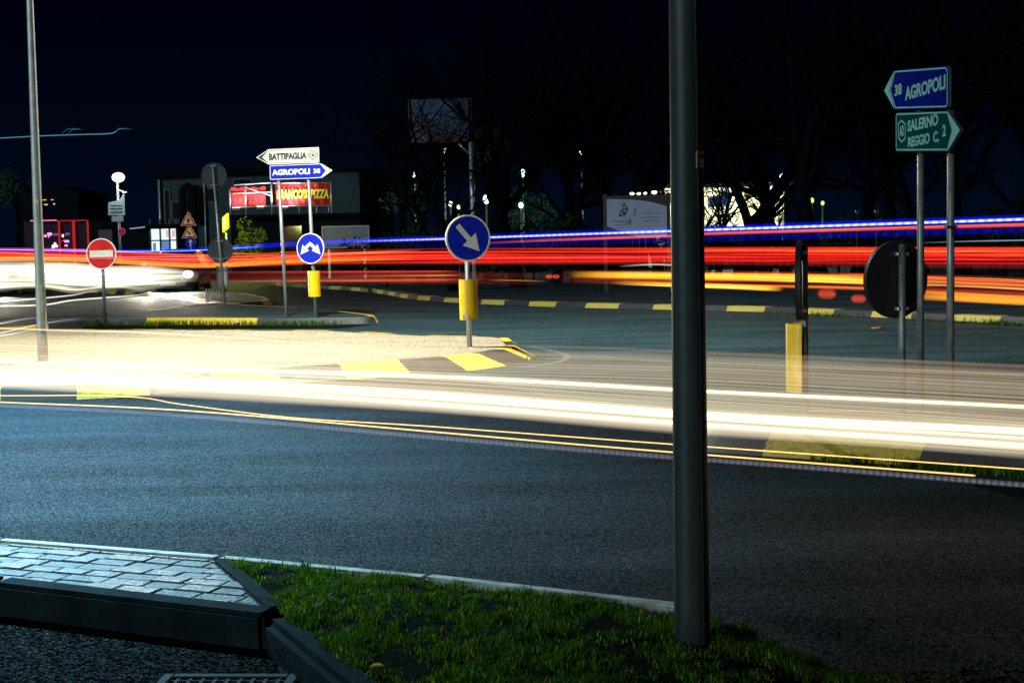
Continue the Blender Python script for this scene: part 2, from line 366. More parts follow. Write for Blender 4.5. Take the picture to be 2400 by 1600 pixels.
def ridge(name, path, w, h, m, slope=.06):
    """a free-standing kerb line"""
    p = path; n = len(p); mb = MB(); u = 0; rows = []
    for i in range(n):
        t = (p[min(i + 1, n - 1)] - p[max(i - 1, 0)]); t.z = 0; t.normalize(); nn = Vector((-t.y, t.x, 0)); q = Vector((p[i].x, p[i].y, 0))
        rows.append([q + nn * o + Vector((0, 0, z)) for o, z in ((-w / 2 - slope, -.02), (-w / 2, h), (w / 2, h), (w / 2 + slope, -.02))])
    for i in range(n - 1):
        du = (rows[i + 1][0] - rows[i][0]).length
        for a in range(3):
            mb.face([rows[i][a], rows[i + 1][a], rows[i + 1][a + 1], rows[i][a + 1]], [(u, a), (u + du, a), (u + du, a + 1), (u, a + 1)])
        u += du
    mb.face(rows[0][::-1]); mb.face(rows[-1])
    return tag(mb.build(name, m), kind='structure')
far_path = smooth_path([G(x, y) for x, y in ((884, 684), (930, 692), (969, 699), (1030, 705), (1122, 711), (1327, 719), (1530, 724), (1786, 730), (1969, 738), (2306, 753), (2600, 765))], 8)
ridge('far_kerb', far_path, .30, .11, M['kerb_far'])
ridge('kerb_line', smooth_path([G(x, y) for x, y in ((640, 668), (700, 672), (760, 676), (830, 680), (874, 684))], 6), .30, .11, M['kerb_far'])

def strip(name, path, w, m, z=.008):
    mb = MB(); n = len(path)
    L = []
    for i in range(n):
        t = (path[min(i + 1, n - 1)] - path[max(i - 1, 0)]); t.z = 0; t.normalize(); nn = Vector((-t.y, t.x, 0)) * w / 2; q = Vector((path[i].x, path[i].y, z)); L.append((q - nn, q + nn))
    for a, b in zip(L, L[1:]): mb.face([a[0], b[0], b[1], a[1]])
    return tag(mb.build(name, m), kind='structure')
strip('road_marking', smooth_path([G(x, y) for x, y in ((1300, 727), (1530, 731), (1786, 738), (1969, 746), (2306, 765), (2600, 780))], 6), .10, M['paint_white'])
strip('nose_marking', smooth_path([G(x, y) for x, y in ((1215, 862), (1290, 853), (1325, 843), (1325, 832), (1290, 822), (1240, 812))], 6), .10, M['paint_white'])

# --- near divider: paving wedge, kerbs, lawn
ZP = .15
def kerb_run(name, path, w, h0, h1, m, joint=1.0, bev=.018):
    """kerb stones in one run, cut by thin joints"""
    mb = MB(); acc = 0
    for a, b in zip(path, path[1:]):
        L = (b - a).length; d = (b - a) / L; nn = Vector((-d.y, d.x, 0)); k = max(1, round(L / joint)); l = L / k
        for i in range(k):
            c = a + d * (l * (i + .5)); c = Vector((c.x, c.y, (h0 + h1) / 2))
            rot = Matrix((d, nn, Vector((0, 0, 1)))).transposed()
            kr = random.Random(int(abs(a.x * 977) + i * 31 + len(name) * 7)); c += nn * kr.uniform(-.006, .006) + Vector((0, 0, kr.uniform(-.006, .004)))
            mb.box(c, (l - .011, w, h1 - h0), rot @ Matrix.Rotation(kr.uniform(-.006, .006), 3, 'Z') @ Matrix.Rotation(kr.uniform(-.02, .02), 3, 'X'), bevel=bev)
    return tag(mb.build(name, m), kind='structure')
rk0, rk1 = G(-700, 1198, ZP), G(1640, 1421, ZP)
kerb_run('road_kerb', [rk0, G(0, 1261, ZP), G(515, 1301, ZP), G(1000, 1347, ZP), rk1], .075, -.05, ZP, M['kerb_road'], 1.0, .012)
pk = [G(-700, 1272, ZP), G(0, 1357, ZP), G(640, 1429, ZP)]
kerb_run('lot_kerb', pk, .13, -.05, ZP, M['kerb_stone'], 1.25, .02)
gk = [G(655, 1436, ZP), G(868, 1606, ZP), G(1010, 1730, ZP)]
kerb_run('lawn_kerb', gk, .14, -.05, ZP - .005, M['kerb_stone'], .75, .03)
kerb_run('paving_edge', [G(520, 1310, ZP), G(650, 1424, ZP)], .085, 0, ZP + .004, M['kerb_stone'], 1.2, .01)
# paving blocks
mb = MB()
pa, pb = G(0, 1262, ZP), G(515, 1302, ZP); dx = (pb - pa).normalized(); dy = Vector((-dx.y, dx.x, 0))
o0 = pa - dx * 3.2 - dy * 1.4
row = 0; y = 0.0
rnd = random.Random(3)
while y < 1.75:
    bh = .10; x = -(row % 2) * .12 + rnd.uniform(-.04, .04)
    while x < 5.6:
        bl = rnd.uniform(.15, .23)
        c = o0 + dx * (x + bl / 2) + dy * (y + bh / 2); zz = ZP - .03 + rnd.uniform(-.004, .004)
        rot = Matrix((dx, dy, Vector((0, 0, 1)))).transposed() @ Matrix.Rotation(rnd.uniform(-.007, .007), 3, 'X') @ Matrix.Rotation(rnd.uniform(-.007, .007), 3, 'Y')
        mb.box(c + Vector((0, 0, zz - c.z + .0)), (bl - .007, bh - .007, .05), rot, bevel=.004)
        x += bl
    y += bh; row += 1
def cut(mb, a, b, keep_left=True):
    d = (b - a); nrm = Vector((-d.y, d.x, 0)) * (1 if keep_left else -1)
    g = mb.bm.verts[:] + mb.bm.edges[:] + mb.bm.faces[:]
    bmesh.ops.bisect_plane(mb.bm, geom=g, plane_co=a, plane_no=nrm, clear_inner=True)
off = lambda p, q: None
cut(mb, G(0, 1264, ZP) - dy * .055, G(515, 1304, ZP) - dy * .055, False)
cut(mb, pk[1], pk[2], True)
cut(mb, G(500, 1306, ZP), G(632, 1424, ZP), False)
pav = tag(mb.build('pavement', M['paver']), kind='structure')
mb = MB(); mb.face([G(-700, 1205, ZP), G(515, 1302, ZP), G(640, 1425, ZP), G(0, 1357, ZP), G(-700, 1272, ZP)])
o = tag(mb.build('pavement_bed', M['joint']), kind='structure'); o.location.z = -.022
# lawn soil with uneven surface
lawn_poly = [G(522, 1308, ZP), G(1000, 1354, ZP), G(1640, 1430, ZP), G(1720, 1440, ZP), G(1900, 1500, ZP), G(2150, 1560, ZP), G(2330, 1610, ZP), G(2500, 1800, ZP), G(1040, 1740, ZP), G(880, 1606, ZP), G(660, 1436, ZP)]
LP = [(p.x, p.y) for p in lawn_poly]
def inside(x, y, P=LP):
    c = False; n = len(P)
    for i in range(n):
        x0, y0 = P[i]; x1, y1 = P[i - 1]
        if (y0 > y) != (y1 > y) and x < (x1 - x0) * (y - y0) / (y1 - y0) + x0: c = not c
    return c
def edge_dist(x, y, P=LP):
    best = 9
    for i in range(len(P)):
        ax, ay = P[i]; bx, by = P[i - 1]; L = (bx - ax) ** 2 + (by - ay) ** 2
        t = max(0, min(1, ((x - ax) * (bx - ax) + (y - ay) * (by - ay)) / L)); best = min(best, math.hypot(x - ax - t * (bx - ax), y - ay - t * (by - ay)))
    return best
from mathutils import noise as mnoise
def lawn_z(x, y):
    # falls to the road level on the right where the kerb has sunk
    e = edge_dist(x, y) if inside(x, y) else 0
    base = ZP - .018 + .02 * min(1, e / .3) + .028 * mnoise.noise((x * 2.2, y * 2.2, 0)) + .012 * mnoise.noise((x * 7, y * 7, 3))
    k = max(0, min(1, (x - .75) / .9)); return base * (1 - k) + (.012 + .05 * min(1, e / .4)) * k
mb = MB(); xs = [min(p[0] for p in LP) + i * .05 for i in range(90)]; ys = [3.2 + i * .05 for i in range(80)]
V = {}
for i, x in enumerate(xs):
    for j, yv in enumerate(ys):
        if inside(x, yv): V[(i, j)] = mb.bm.verts.new((x, yv, lawn_z(x, yv)))
for (i, j) in list(V):
    q = [(i, j), (i + 1, j), (i + 1, j + 1), (i, j + 1)]
    if all(k in V for k in q): f = mb.bm.faces.new([V[k] for k in q]); f.smooth = True
tag(mb.build('lawn_soil', M['soil']), kind='structure')

# grass
def grass_mat():
    m = bpy.data.materials.new('grass blades'); m.use_nodes = True; t = m.node_tree; t.nodes.clear()
    o = t.nodes.new('ShaderNodeOutputMaterial'); d = t.nodes.new('ShaderNodeBsdfDiffuse'); tl = t.nodes.new('ShaderNodeBsdfTranslucent'); gl = t.nodes.new('ShaderNodeBsdfGlossy'); gl.inputs['Roughness'].default_value = .4
    c = t.nodes.new('ShaderNodeTexCoord'); s = t.nodes.new('ShaderNodeSeparateXYZ'); t.links.new(c.outputs['UV'], s.inputs[0])
    r = t.nodes.new('ShaderNodeValToRGB'); e = r.color_ramp.elements; e[0].position = 0; e[0].color = (.008, .040, .001, 1); e[1].position = 1; e[1].color = (.34, .30, .02, 1)
    a = e.new(.55); a.color = (.032, .10, .001, 1); a = e.new(.85); a.color = (.17, .26, .004, 1)
    t.links.new(s.outputs[0], r.inputs[0])
    for n in (d, tl): t.links.new(r.outputs[0], n.inputs[0])
    m1 = t.nodes.new('ShaderNodeMixShader'); m1.inputs[0].default_value = .45; t.links.new(d.outputs[0], m1.inputs[1]); t.links.new(tl.outputs[0], m1.inputs[2])
    m2 = t.nodes.new('ShaderNodeMixShader'); m2.inputs[0].default_value = .008; t.links.new(m1.outputs[0], m2.inputs[1]); t.links.new(gl.outputs[0], m2.inputs[2]); t.links.new(m2.outputs[0], o.inputs[0])
    return m
M['grass'] = grass_mat()
def blades(mb, rnd, x, y, z, h, w, hue):
    a = rnd.uniform(0, 6.283); lean = rnd.uniform(.15, .9) * h; d = Vector((math.cos(a), math.sin(a), 0)); s = Vector((-d.y, d.x, 0)) * w / 2
    p = Vector((x, y, z)); q = p + d * lean * .35 + Vector((0, 0, h * .6)); e = p + d * lean + Vector((0, 0, h * rnd.uniform(.75, 1)))
    v = [mb.bm.verts.new(k) for k in (p - s, p + s, q + s * .8, q - s * .8, e)]
    for idx in ((0, 1, 2, 3), (3, 2, 4)):
        f = mb.bm.faces.new([v[i] for i in idx])
        for l in f.loops: l[mb.uv].uv = (hue, 0)
mb = MB(); rnd = random.Random(11); cnt = 0
x0, x1 = min(p[0] for p in LP), 2.2
while cnt < 42000:
    x = rnd.uniform(x0, x1); y = rnd.uniform(4.3, 7.0)
    if not inside(x, y): continue
    dens = .8 * mnoise.noise((x * 4.1, y * 5.1, 5)) + .6 * mnoise.noise((x * 13, y * 13, 1))
    e = edge_dist(x, y)
    if dens < rnd.uniform(-.35, .55): continue
    if x > 1.0 and rnd.random() < (x - 1.0) * .75: continue
    k = .38 + .62 * max(0, dens + .2)
    far = 1.3 if (y > 5.4 and e < .12) else 1
    blades(mb, rnd, x, y, lawn_z(x, y) - .005, rnd.uniform(.02, .075) * k * far, rnd.uniform(.0022, .0050), min(1, max(0, rnd.gauss(.45, .27))))
    cnt += 1
tag(mb.build('grass', M['grass']), kind='stuff')
# tufts and weeds along the island kerbs
def tufts(name, path, n, spread, h, seed):
    mb = MB(); rnd = random.Random(seed)
    for i in range(n):
        t = rnd.random() * (len(path) - 1); k = int(t); p = path[k].lerp(path[k + 1], t - k)
        if mnoise.noise((t * 1.9, seed, 0)) < rnd.uniform(-.4, .3): continue
        blades(mb, rnd, p.x + rnd.gauss(0, spread), p.y + rnd.gauss(0, spread), p.z, rnd.uniform(.4, 1) * h, rnd.uniform(.008, .014), rnd.uniform(.1, .7))
    return tag(mb.build(name, M['grass']), kind='stuff')
tufts('verge_grass', [G(200, 766), G(330, 763), G(469, 763), G(640, 764), G(800, 763)], 2600, .14, .17, 1)
tufts('kerb_weeds', [G(1780, 736), G(1969, 744), G(2306, 760), G(2420, 766)], 1300, .10, .14, 2)
tufts('island_weeds', [G(1240, 846), G(1275, 838)], 160, .10, .10, 3)
tufts('roadside_weeds', [G(1900, 1082), G(2100, 1094), G(2304, 1110), G(2420, 1118)], 900, .05, .09, 4)
mb = MB()
mb.face([G(200, 762, .009), G(469, 761, .009), G(800, 761, .009), G(880, 760, .009), G(800, 769, .009), G(469, 771, .009), G(190, 772, .009)][::-1]); tag(mb.build('verge_soil', M['soil']), kind='structure')

# loose gravel where the lawn runs out at the right
mb = MB(); rnd = random.Random(21)
for i in range(500):
    q = G(rnd.uniform(1780, 2500), 1600, 0); t_ = rnd.random()
    p = G(1740 + 640 * t_, 1450 + 170 * t_, 0) + Vector((abs(rnd.gauss(0, .22)), abs(rnd.gauss(0, .16)), 0)); r_ = rnd.uniform(.003, .012)
    v = [mb.bm.verts.new(p + Vector((r_ * rnd.uniform(.6, 1.2) * math.cos(k * 1.2566), r_ * rnd.uniform(.6, 1.2) * math.sin(k * 1.2566), .005))) for k in range(5)]; tp = mb.bm.verts.new(p + Vector((0, 0, .005 + r_ * rnd.uniform(.5, 1))))
    for k in range(5): mb.bm.faces.new((v[k], v[(k + 1) % 5], tp))
tag(mb.build('gravel', mat('loose gravel', (.012, .014, .015), .9, noise=.6, nscale=30)), kind='stuff')

# drain grate
g = empty('drain_grate', G(500, 1640), R(-4), 'square cast iron drain grate in the dark lot below the paved wedge', 'drain')
mb = MB(); a = .24
for s in (-1, 1): mb.box((s * a, 0, .008), (.04, .52, .02), bevel=.004); mb.box((0, s * a, .008), (.44, .04, .02), bevel=.004)
M['iron'] = mat('dark cast iron', (.010, .014, .016), .75, .0, noise=.4, spec=.12)
mb.build('frame', M['iron'], g)
mb = MB()
for i in range(-4, 5): mb.box((i * .048, 0, .006), (.018, .44, .012), bevel=.003)
for i in range(-5, 6): mb.box((0, i * .04, .004), (.44, .012, .010), bevel=.002)
mb.build('bars', M['iron'], g)

# litter
def scrap(name, p, size, m, label, cat, seed):
    rnd = random.Random(seed); mb = MB(); n = 7
    c = [p + Vector((size * rnd.uniform(.6, 1) * math.cos(k * 6.283 / n), size * rnd.uniform(.4, .8) * math.sin(k * 6.283 / n), rnd.uniform(.0, size * .5))) for k in range(n)]
    top = p + Vector((0, 0, size * .5))
    for k in range(n): mb.face([c[k], c[(k + 1) % n], top])
    for k in range(n): mb.face([c[(k + 1) % n], c[k], p])
    return tag(mb.build(name, m), label, cat)
M['paper'] = mat('crumpled paper', (.75, .73, .68), .7)
scrap('crumpled_paper', G(266, 762, .01), .10, M['paper'], 'crumpled white paper at the kerb near the foot of the no entry sign', 'litter', 4)
scrap('plastic_scrap', G(558, 760, .01), .13, M['paper'], 'flattened pale plastic scrap on the grass verge left of the twin pole sign', 'litter', 5)
M['leaf_dry'] = mat('yellow leaf', (.42, .33, .03), .6)
mb = MB(); lp = G(866, 1564, .15)
for s in (-1, 1): mb.face([lp, lp + Vector((.012, s * .014, .012)), lp + Vector((.035, s * .013, .014)), lp + Vector((.055, 0, .006))])
tag(mb.build('fallen_leaf', M['leaf_dry']), 'yellow fallen leaf lying on the lawn edge kerb', 'leaf')
M['wood'] = mat('weathered wood', (.30, .13, .05), .8, noise=.4)
mb = MB(); mb.tube([G(2042, 769, .02), G(2062, 768, .03), G(2072, 766, .03)], [.012, .02, .01], 6); tag(mb.build('wood_stick', M['wood']), 'short brown stick lying on the asphalt before the far striped kerb', 'stick')

# ================================================================ STREET FURNITURE
def pole_part(t, x, y, h, r, m=None, lean=(0, 0), name='pole', z0=-.03):
    mb = MB(); mb.tube([(x, y, z0), (x + lean[0] * h, y + lean[1] * h, h)], r, 14); mb.sphere((x + lean[0] * h, y + lean[1] * h, h), r, 1, 1, .4, 12)
    return mb.build(name, m or M['galv'], t)
def clamps(t, x, z, y, w=.16, m=None):
    mb = MB(); mb.box((x, y, z), (w, .03, .028), bevel=.006)
    for s in (-1, 0, 1): mb.sphere((x + s * w * .42, y + .02, z), .016, 1, 1, 1, 8)
    return mb.build('clamp', m or M['clamp'], t)
def disc(t, name, r, x, z, y, face_m, rim_m, rim=.03, back_m=None):
    mb = MB(); mb.prism(circle(r - rim * .9, 56, x, z), y, y + .012, 0, 0); a = mb.build(name, face_m, t)
    mb = MB(); mb.ring(circle(r, 56, x, z), circle(r - rim, 56, x, z), y - .003, y + .006); mb.ring(circle(r, 56, x, z), circle(r - .012, 56, x, z), y - .002, y + .035); mb.build('rim', rim_m, a)
    if back_m:
        mb = MB(); mb.prism(circle(r - .012, 56, x, z), y + .014, y + .022); mb.build('back_plate', back_m, a)
    return a
def shell(t, r, x, z0, z1, y, arc=200, m=None, face=-90):
    """half round marker shell round the pole"""
    mb = MB(); n = 22; a0 = R(face - arc / 2); st = R(arc) / n
    for th, fl in ((r, False), (r - .006, True)):
        for i in range(n):
            p = [(x + th * math.cos(a0 + st * k), y + th * math.sin(a0 + st * k), z) for k, z in ((i, z0), (i + 1, z0), (i + 1, z1), (i, z1))]
            f = mb.face(p[::-1] if fl else p); f.smooth = True
    for z in (z0, z1):
        for i in range(n):
            q = [(x + th * math.cos(a0 + st * k), y + th * math.sin(a0 + st * k), z) for k, th in ((i, r), (i + 1, r), (i + 1, r - .006), (i, r - .006))]
            mb.face(q)
    o = mb.build('marker_shell', m or M['yellow'], t)
    for z in (z0 + .06, z1 - .06):
        b = MB(); b.box((x, y + .0, z), (r * 1.9, .012, .03)); b.build('bracket', M['galv_dark'], o)
    return o
def arrow(points): return points
def flat(t, name, polys, y, m, th=.003):
    mb = MB()
    for p in polys: mb.prism(p, y - th, y)
    return mb.build(name, m, t)
def rot2(p, a, c=(0, 0)): return [(c[0] + x * math.cos(a) - z * math.sin(a), c[1] + x * math.sin(a) + z * math.cos(a)) for x, z in p]

# --- round blue sign with diagonal arrow on the near island
b = G(1103, 813, .15); Y = b.y; k = 1 / ppm(Y)
t = empty('traffic_sign', b, R(20), 'round blue sign with one white arrow pointing down right above a yellow marker', 'road sign')
zc = D(1100, 558, Y).z - .15; r = 54.5 * k
pole_part(t, 0, .05, zc + r * .6, .037)
f = disc(t, 'sign_face', r, 0, zc, 0, M['blue'], M['white'], .022, M['back_grey'])
A = [(-.115, .72), (-.115, -.06), (-.40, -.06), (0, -.76), (.40, -.06), (.115, -.06), (.115, .72)]
sc = r * 1.0
flat(f, 'arrow', [[(x * 1.0, z + zc) for x, z in rot2([(x * sc, z * sc) for x, z in A], R(41))]], -.002, M['white'])
clamps(t, 0, zc + r * .5, .05); clamps(t, 0, zc - r * .5, .05)
z0, z1 = D(1100, 749, Y).z - .15, D(1100, 655, Y).z - .15
shell(t, 21.5 * k, 0, z0, z1, .05)
mb = MB(); mb.face([(-.13, -.10, z0 + .07), (-.09, -.112, z0 + .09), (-.07, -.12, z0 + .02), (-.14, -.11, z0 + .01)]); mb.build('torn_tag', M['paper'], t)

# --- no entry sign
b = G(244, 754, .13); Y = b.y; k = 1 / ppm(Y)
t = empty('traffic_sign', b, R(-6), 'round red no entry sign with a white bar on a thin grey pole', 'road sign')
zc = D(240, 595, Y).z - .13; r = 36.2 * k
pole_part(t, 0, .05, zc + r * .6, .034, M['galv_dark'])
f = disc(t, 'sign_face', r, 0, zc, 0, M['red'], M['white_cool'], .018, M['back_grey'])
flat(f, 'bar', [[(-r * .78, zc - r * .2), (r * .78, zc - r * .2), (r * .78, zc + r * .23), (-r * .78, zc + r * .23)]], -.002, M['white'])
clamps(t, 0, zc, .05)

# --- twin pole direction sign
b = G(670, 743, .13); Y = b.y; k = 1 / ppm(Y); a = R(-20); ca = math.cos(a)
t = empty('direction_sign', b, a, 'white and blue arrow boards on two poles above a round blue sign with two arrows', 'direction sign')
px2 = (743 - 670) * k / ca
lx = lambda px: (px - 656) * k / ca            # local x from photo pixel at sign height
zz = lambda py: D(690, py, Y).z - .13
lean = -.028
zt = zz(352)
pole_part(t, 0, .04, zt - .1, .036, None, (lean / ca, 0)); pole_part(t, px2, .04, zt - .1, .036, None, (lean / ca, 0))
rr = lambda p: p
tilt = -R(.2)
def board(name, poly, face, border, rad, y):
    mb = MB(); mb.prism(rounded(poly, rad), y, y + .022, 0, 1); return mb.build(name, [face, border], t)
zA, zB = zz(384.5) , zz(348.5)                  # white board
zC, zD_ = zz(421), zz(386.0)
P1 = [(lx(596), (zA + zB) / 2), (lx(627), zA), (lx(751), zA), (lx(751), zB), (lx(627), zB)]
f = board('white_board', P1, M['white'], M['back_grey'], [0, 0, .02, .02, 0], -.02)
hb = zB - zA; zm = (zA + zB) / 2
flat(f, 'black_tip', [[(lx(599.5), zm), (lx(627), zA + .018), (lx(611), zm)], [(lx(599.5), zm), (lx(611), zm), (lx(627), zB - .018)]], -.021, M['black'])
flat(f, 'border_line', [[(lx(627), zA + .022), (lx(747), zA + .022), (lx(747), zA + .03), (lx(627), zA + .03)], [(lx(627), zB - .03), (lx(747), zB - .03), (lx(747), zB - .022), (lx(627), zB - .022)],
                        [(lx(747), zA + .03), (lx(748), zA + .03), (lx(748), zB - .03), (lx(747), zB - .03)]], -.021, M['black'])
text(f, 'BATTIPAGLIA', lx(721) - lx(628), hb * .44, lx(674.5), zm, -.021, M['black'], .055)
mb = MB(); cx = lx(735.5)
for ro in (.10, .076, .052): mb.ring(circle(ro, 36, cx, zm), circle(ro - .011, 36, cx, zm), -.023, -.021)
mb.prism(circle(.026, 24, cx, zm), -.023, -.021); mb.build('town_symbol', M['black'], f)
P2 = [(lx(628), zC), (lx(753), zC), (lx(783), (zC + zD_) / 2), (lx(753), zD_), (lx(628), zD_)]
f = board('blue_board', P2, M['blue'], M['back_grey'], [.035, .03, 0, .03, .035], -.02)
zm = (zC + zD_) / 2
flat(f, 'white_tip', [[(lx(755.5), zC + .004), (lx(782), zm), (lx(755.5), zD_ - .004), (lx(767), zm)]], -.021, M['white'])
mb = MB(); P3 = [(lx(629), zC + .008), (lx(754), zC + .008), (lx(768), zm), (lx(754), zD_ - .008), (lx(629), zD_ - .008)]
P4 = [(lx(629) + .014, zC + .02), (lx(754) - .006, zC + .02), (lx(768) - .014, zm), (lx(754) - .006, zD_ - .02), (lx(629) + .014, zD_ - .02)]
mb.ring(rounded(P3, [.035, .01, 0.001, .01, .035]), rounded(P4, [.03, .01, 0.001, .01, .03]), -.023, -.021); mb.build('border_line', M['white'], f)
text(f, 'AGROPOLI', lx(727.5) - lx(634.5), hb * .38, lx(681), zm, -.021, M['white_cool'], .045)
text(f, '38', lx(752.5) - lx(736), hb * .30, lx(744.3), zm, -.021, M['white_cool'], .03)
# round sign and marker on the right pole
zc = zz(583); r = 35.5 * k; xc = px2 + lean / ca * zc
f = disc(t, 'round_sign', r, xc, zc, -.05, M['blue'], M['white_cool'], .018, M['back_grey'])
H1 = [(0, .30), (.52, -.22)]
bar = [(-.075, .0), (.075, .0)]
def thick(p, q, w):
    d = (Vector(q) - Vector(p)).normalized(); n = Vector((-d.y, d.x)) * w / 2; p, q = Vector(p), Vector(q)
    return [tuple(p - n), tuple(q - n), tuple(q + n), tuple(p + n)]
polys = []
for s in (-1, 1):
    q = [(0, .44), (0, .20), (s * .22, -.02), (s * .10, -.14), (s * .74, -.40), (s * .55, .28), (s * .42, .12)]
    q = [(xc + x * r, zc + z * r * 1.0) for x, z in q]
    polys.append(q if s < 0 else q[::-1])
flat(f, 'double_arrow', polys, -.052, M['white'])
shell(t, .125, xc + .02, zz(695), zz(635), .04)

# --- edge-on sign seen from the side, right island
b = G(1888, 1020, .14); Y = b.y; k = 1 / ppm(Y)
t = empty('traffic_sign', b, R(-104), 'round sign seen edge on beside a yellow marker shell, rearmost of the right island signs', 'road sign')
zc = D(1880, 656, Y).z - .14; r = 94 * k
t['label'] = 'round sign seen edge on with a yellow half round marker shell below it'
pole_part(t, 0, .0, D(1888, 578, Y).z - .14, .024, M['galv_dark'])
f = disc(t, 'sign_face', r, 0, zc, -.055, M['blue'], M['back'], .02, M['back'])
mb = MB(); mb.prism(circle(r - .004, 56, 0, zc), -.035, -.022); mb.build('back_plate', M['back'], f)
for z in (zc + r * .70, zc - r * .74): clamps(t, 0, z, -.012, .09, M['clamp'])
shell(t, .12, 0, D(1888, 916, Y).z - .14, D(1888, 757, Y).z - .14, -.02, 180)

# --- big round sign seen from behind
b = G(2107, 1003, .14); Y = b.y; k = 1 / ppm(Y)
t = empty('traffic_sign', b, R(180 + 25), 'large round sign seen from behind as a black disc on a grey pole', 'road sign')
zc = D(2101, 655, Y).z - .14; r = 90.5 * k
pole_part(t, 0, .035, D(2107, 575, Y).z - .14, .026, M['galv_dark'])
f = disc(t, 'sign_face', r, .02, zc, -.03, M['blue'], M['back'], .02)
mb = MB(); mb.prism(circle(r - .004, 56, .02, zc), -.016, .003); mb.build('back_plate', M['back'], f)
for z in (zc + r * .66, zc - r * .75): clamps(t, 0, z, .02, .10, M['clamp'])

# --- tall direction sign on the right
b = G(2214, 1029, .14); Yr = b.y; Yl = Yr + .62
pR = b; pL = G(2145, 1002, .14)
dv = (pL - pR); a = math.atan2(-dv.y, -dv.x)     # local +x runs from the left pole to the right pole
t = empty('direction_sign', pL, a, 'blue and green arrow boards high on two steel poles at the right island', 'direction sign')
gap = dv.length
def lxs(px, py):
    """local x,z of a photo pixel on the sign plane"""
    d = ray(px, py); n = Vector((math.sin(a), -math.cos(a), 0)); q = (pL - Vector((0, 0, H))).dot(n) / d.dot(n)
    w = Vector((0, 0, H)) + d * q - pL; return (w.dot(Vector((math.cos(a), math.sin(a), 0))), w.z)
zt = lxs(2219, 200)[1]
pole_part(t, 0, .04, zt, .027, M['galv_dark'], (0, 0)); pole_part(t, gap, .04, zt, .027, M['galv_dark'], (0, 0))
def board2(name, pix, face, rad):
    mb = MB(); mb.prism(rounded([lxs(*p) for p in pix], rad), -.02, .0, 0, 1); return mb.build(name, [face, M['back_grey']], t)
c_ = lambda *p: [lxs(*q) for q in p]
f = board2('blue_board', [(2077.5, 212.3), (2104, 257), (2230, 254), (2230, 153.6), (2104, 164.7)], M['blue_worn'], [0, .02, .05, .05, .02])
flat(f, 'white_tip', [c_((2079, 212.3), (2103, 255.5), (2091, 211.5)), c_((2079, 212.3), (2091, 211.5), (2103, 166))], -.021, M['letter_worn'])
def line(f, pix, w, rad, m, closed=True):
    o = rounded(c_(*pix), rad); c = Vector((sum(p[0] for p in o) / len(o), sum(p[1] for p in o) / len(o)))
    inn = []
    n = len(o)
    for i in range(n):
        p0, p1, p2 = Vector(o[i - 1]), Vector(o[i]), Vector(o[(i + 1) % n]); tt = (p2 - p0).normalized(); inn.append(tuple(p1 + Vector((-tt.y, tt.x)) * w))
    mb = MB(); mb.ring(o, inn, -.023, -.021); return mb.build('border_line', m, f)
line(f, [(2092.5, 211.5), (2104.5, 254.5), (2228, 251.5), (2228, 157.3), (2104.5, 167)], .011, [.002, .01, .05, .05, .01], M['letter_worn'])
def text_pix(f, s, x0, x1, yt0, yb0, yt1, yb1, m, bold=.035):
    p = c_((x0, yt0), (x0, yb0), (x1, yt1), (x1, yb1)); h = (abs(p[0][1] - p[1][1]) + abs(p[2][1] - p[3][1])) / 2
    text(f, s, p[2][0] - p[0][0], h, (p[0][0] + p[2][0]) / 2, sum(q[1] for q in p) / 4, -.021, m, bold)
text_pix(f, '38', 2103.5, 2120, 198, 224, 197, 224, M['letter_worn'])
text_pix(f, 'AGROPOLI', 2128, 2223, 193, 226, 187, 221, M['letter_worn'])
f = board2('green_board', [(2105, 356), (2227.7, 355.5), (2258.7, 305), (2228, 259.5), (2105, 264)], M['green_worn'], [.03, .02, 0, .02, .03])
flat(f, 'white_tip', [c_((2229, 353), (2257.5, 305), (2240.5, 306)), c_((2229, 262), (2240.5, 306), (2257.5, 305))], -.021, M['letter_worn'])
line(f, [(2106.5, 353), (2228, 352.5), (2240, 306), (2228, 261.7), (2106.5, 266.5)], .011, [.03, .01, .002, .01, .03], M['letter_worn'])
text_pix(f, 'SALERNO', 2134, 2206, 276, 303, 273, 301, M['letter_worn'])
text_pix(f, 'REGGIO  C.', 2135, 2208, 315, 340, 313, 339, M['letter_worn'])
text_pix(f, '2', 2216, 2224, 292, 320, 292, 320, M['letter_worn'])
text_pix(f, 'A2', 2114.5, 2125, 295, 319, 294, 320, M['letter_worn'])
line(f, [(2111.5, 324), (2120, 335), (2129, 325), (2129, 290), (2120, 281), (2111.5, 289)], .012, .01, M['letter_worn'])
mb = MB(); mb.box((gap, .04, lxs(2219, 532)[1]), (.07, .07, .02)); mb.tube([(gap + .035, .04, lxs(2219, 532)[1]), (gap + .045, .035, lxs(2219, 532)[1] - .07)], .006, 6); mb.build('cable_tie', M['back'], t)

# --- distant double disc pole seen from behind
b = G(527, 716, .12); Y = b.y; k = 1 / ppm(Y)
t = empty('traffic_sign', b, R(180 + 5), 'slim pole with two dark sign backs one above the other, left of BATTIPAGLIA sign', 'road sign')
zz = lambda py: D(520, py, Y).z - .12
pole_part(t, 0, .0, zz(388), .032, None, (.05, 0))
for i, (px, py) in enumerate(((513, 411), (522, 587))):
    zc = zz(py); xo = .05 * zc; r = 29.5 * k
    f = disc(t, 'sign_face', r, xo, zc, -.06, M['blue'], M['back_grey'], .015)
    mb = MB(); mb.prism(circle(r - .004, 48, xo, zc), -.045, -.03); mb.build('back_plate', M['back_grey'], f)
    for s in (.75, -.75): clamps(t, xo, zc + s * r, -.005, .16)
M['shell_pale'] = mat('pale marker shell', (.45, .42, .38), .4)
shell(t, .14, .05 * zz(650), zz(674), zz(624), .0, 190, M['shell_pale'])

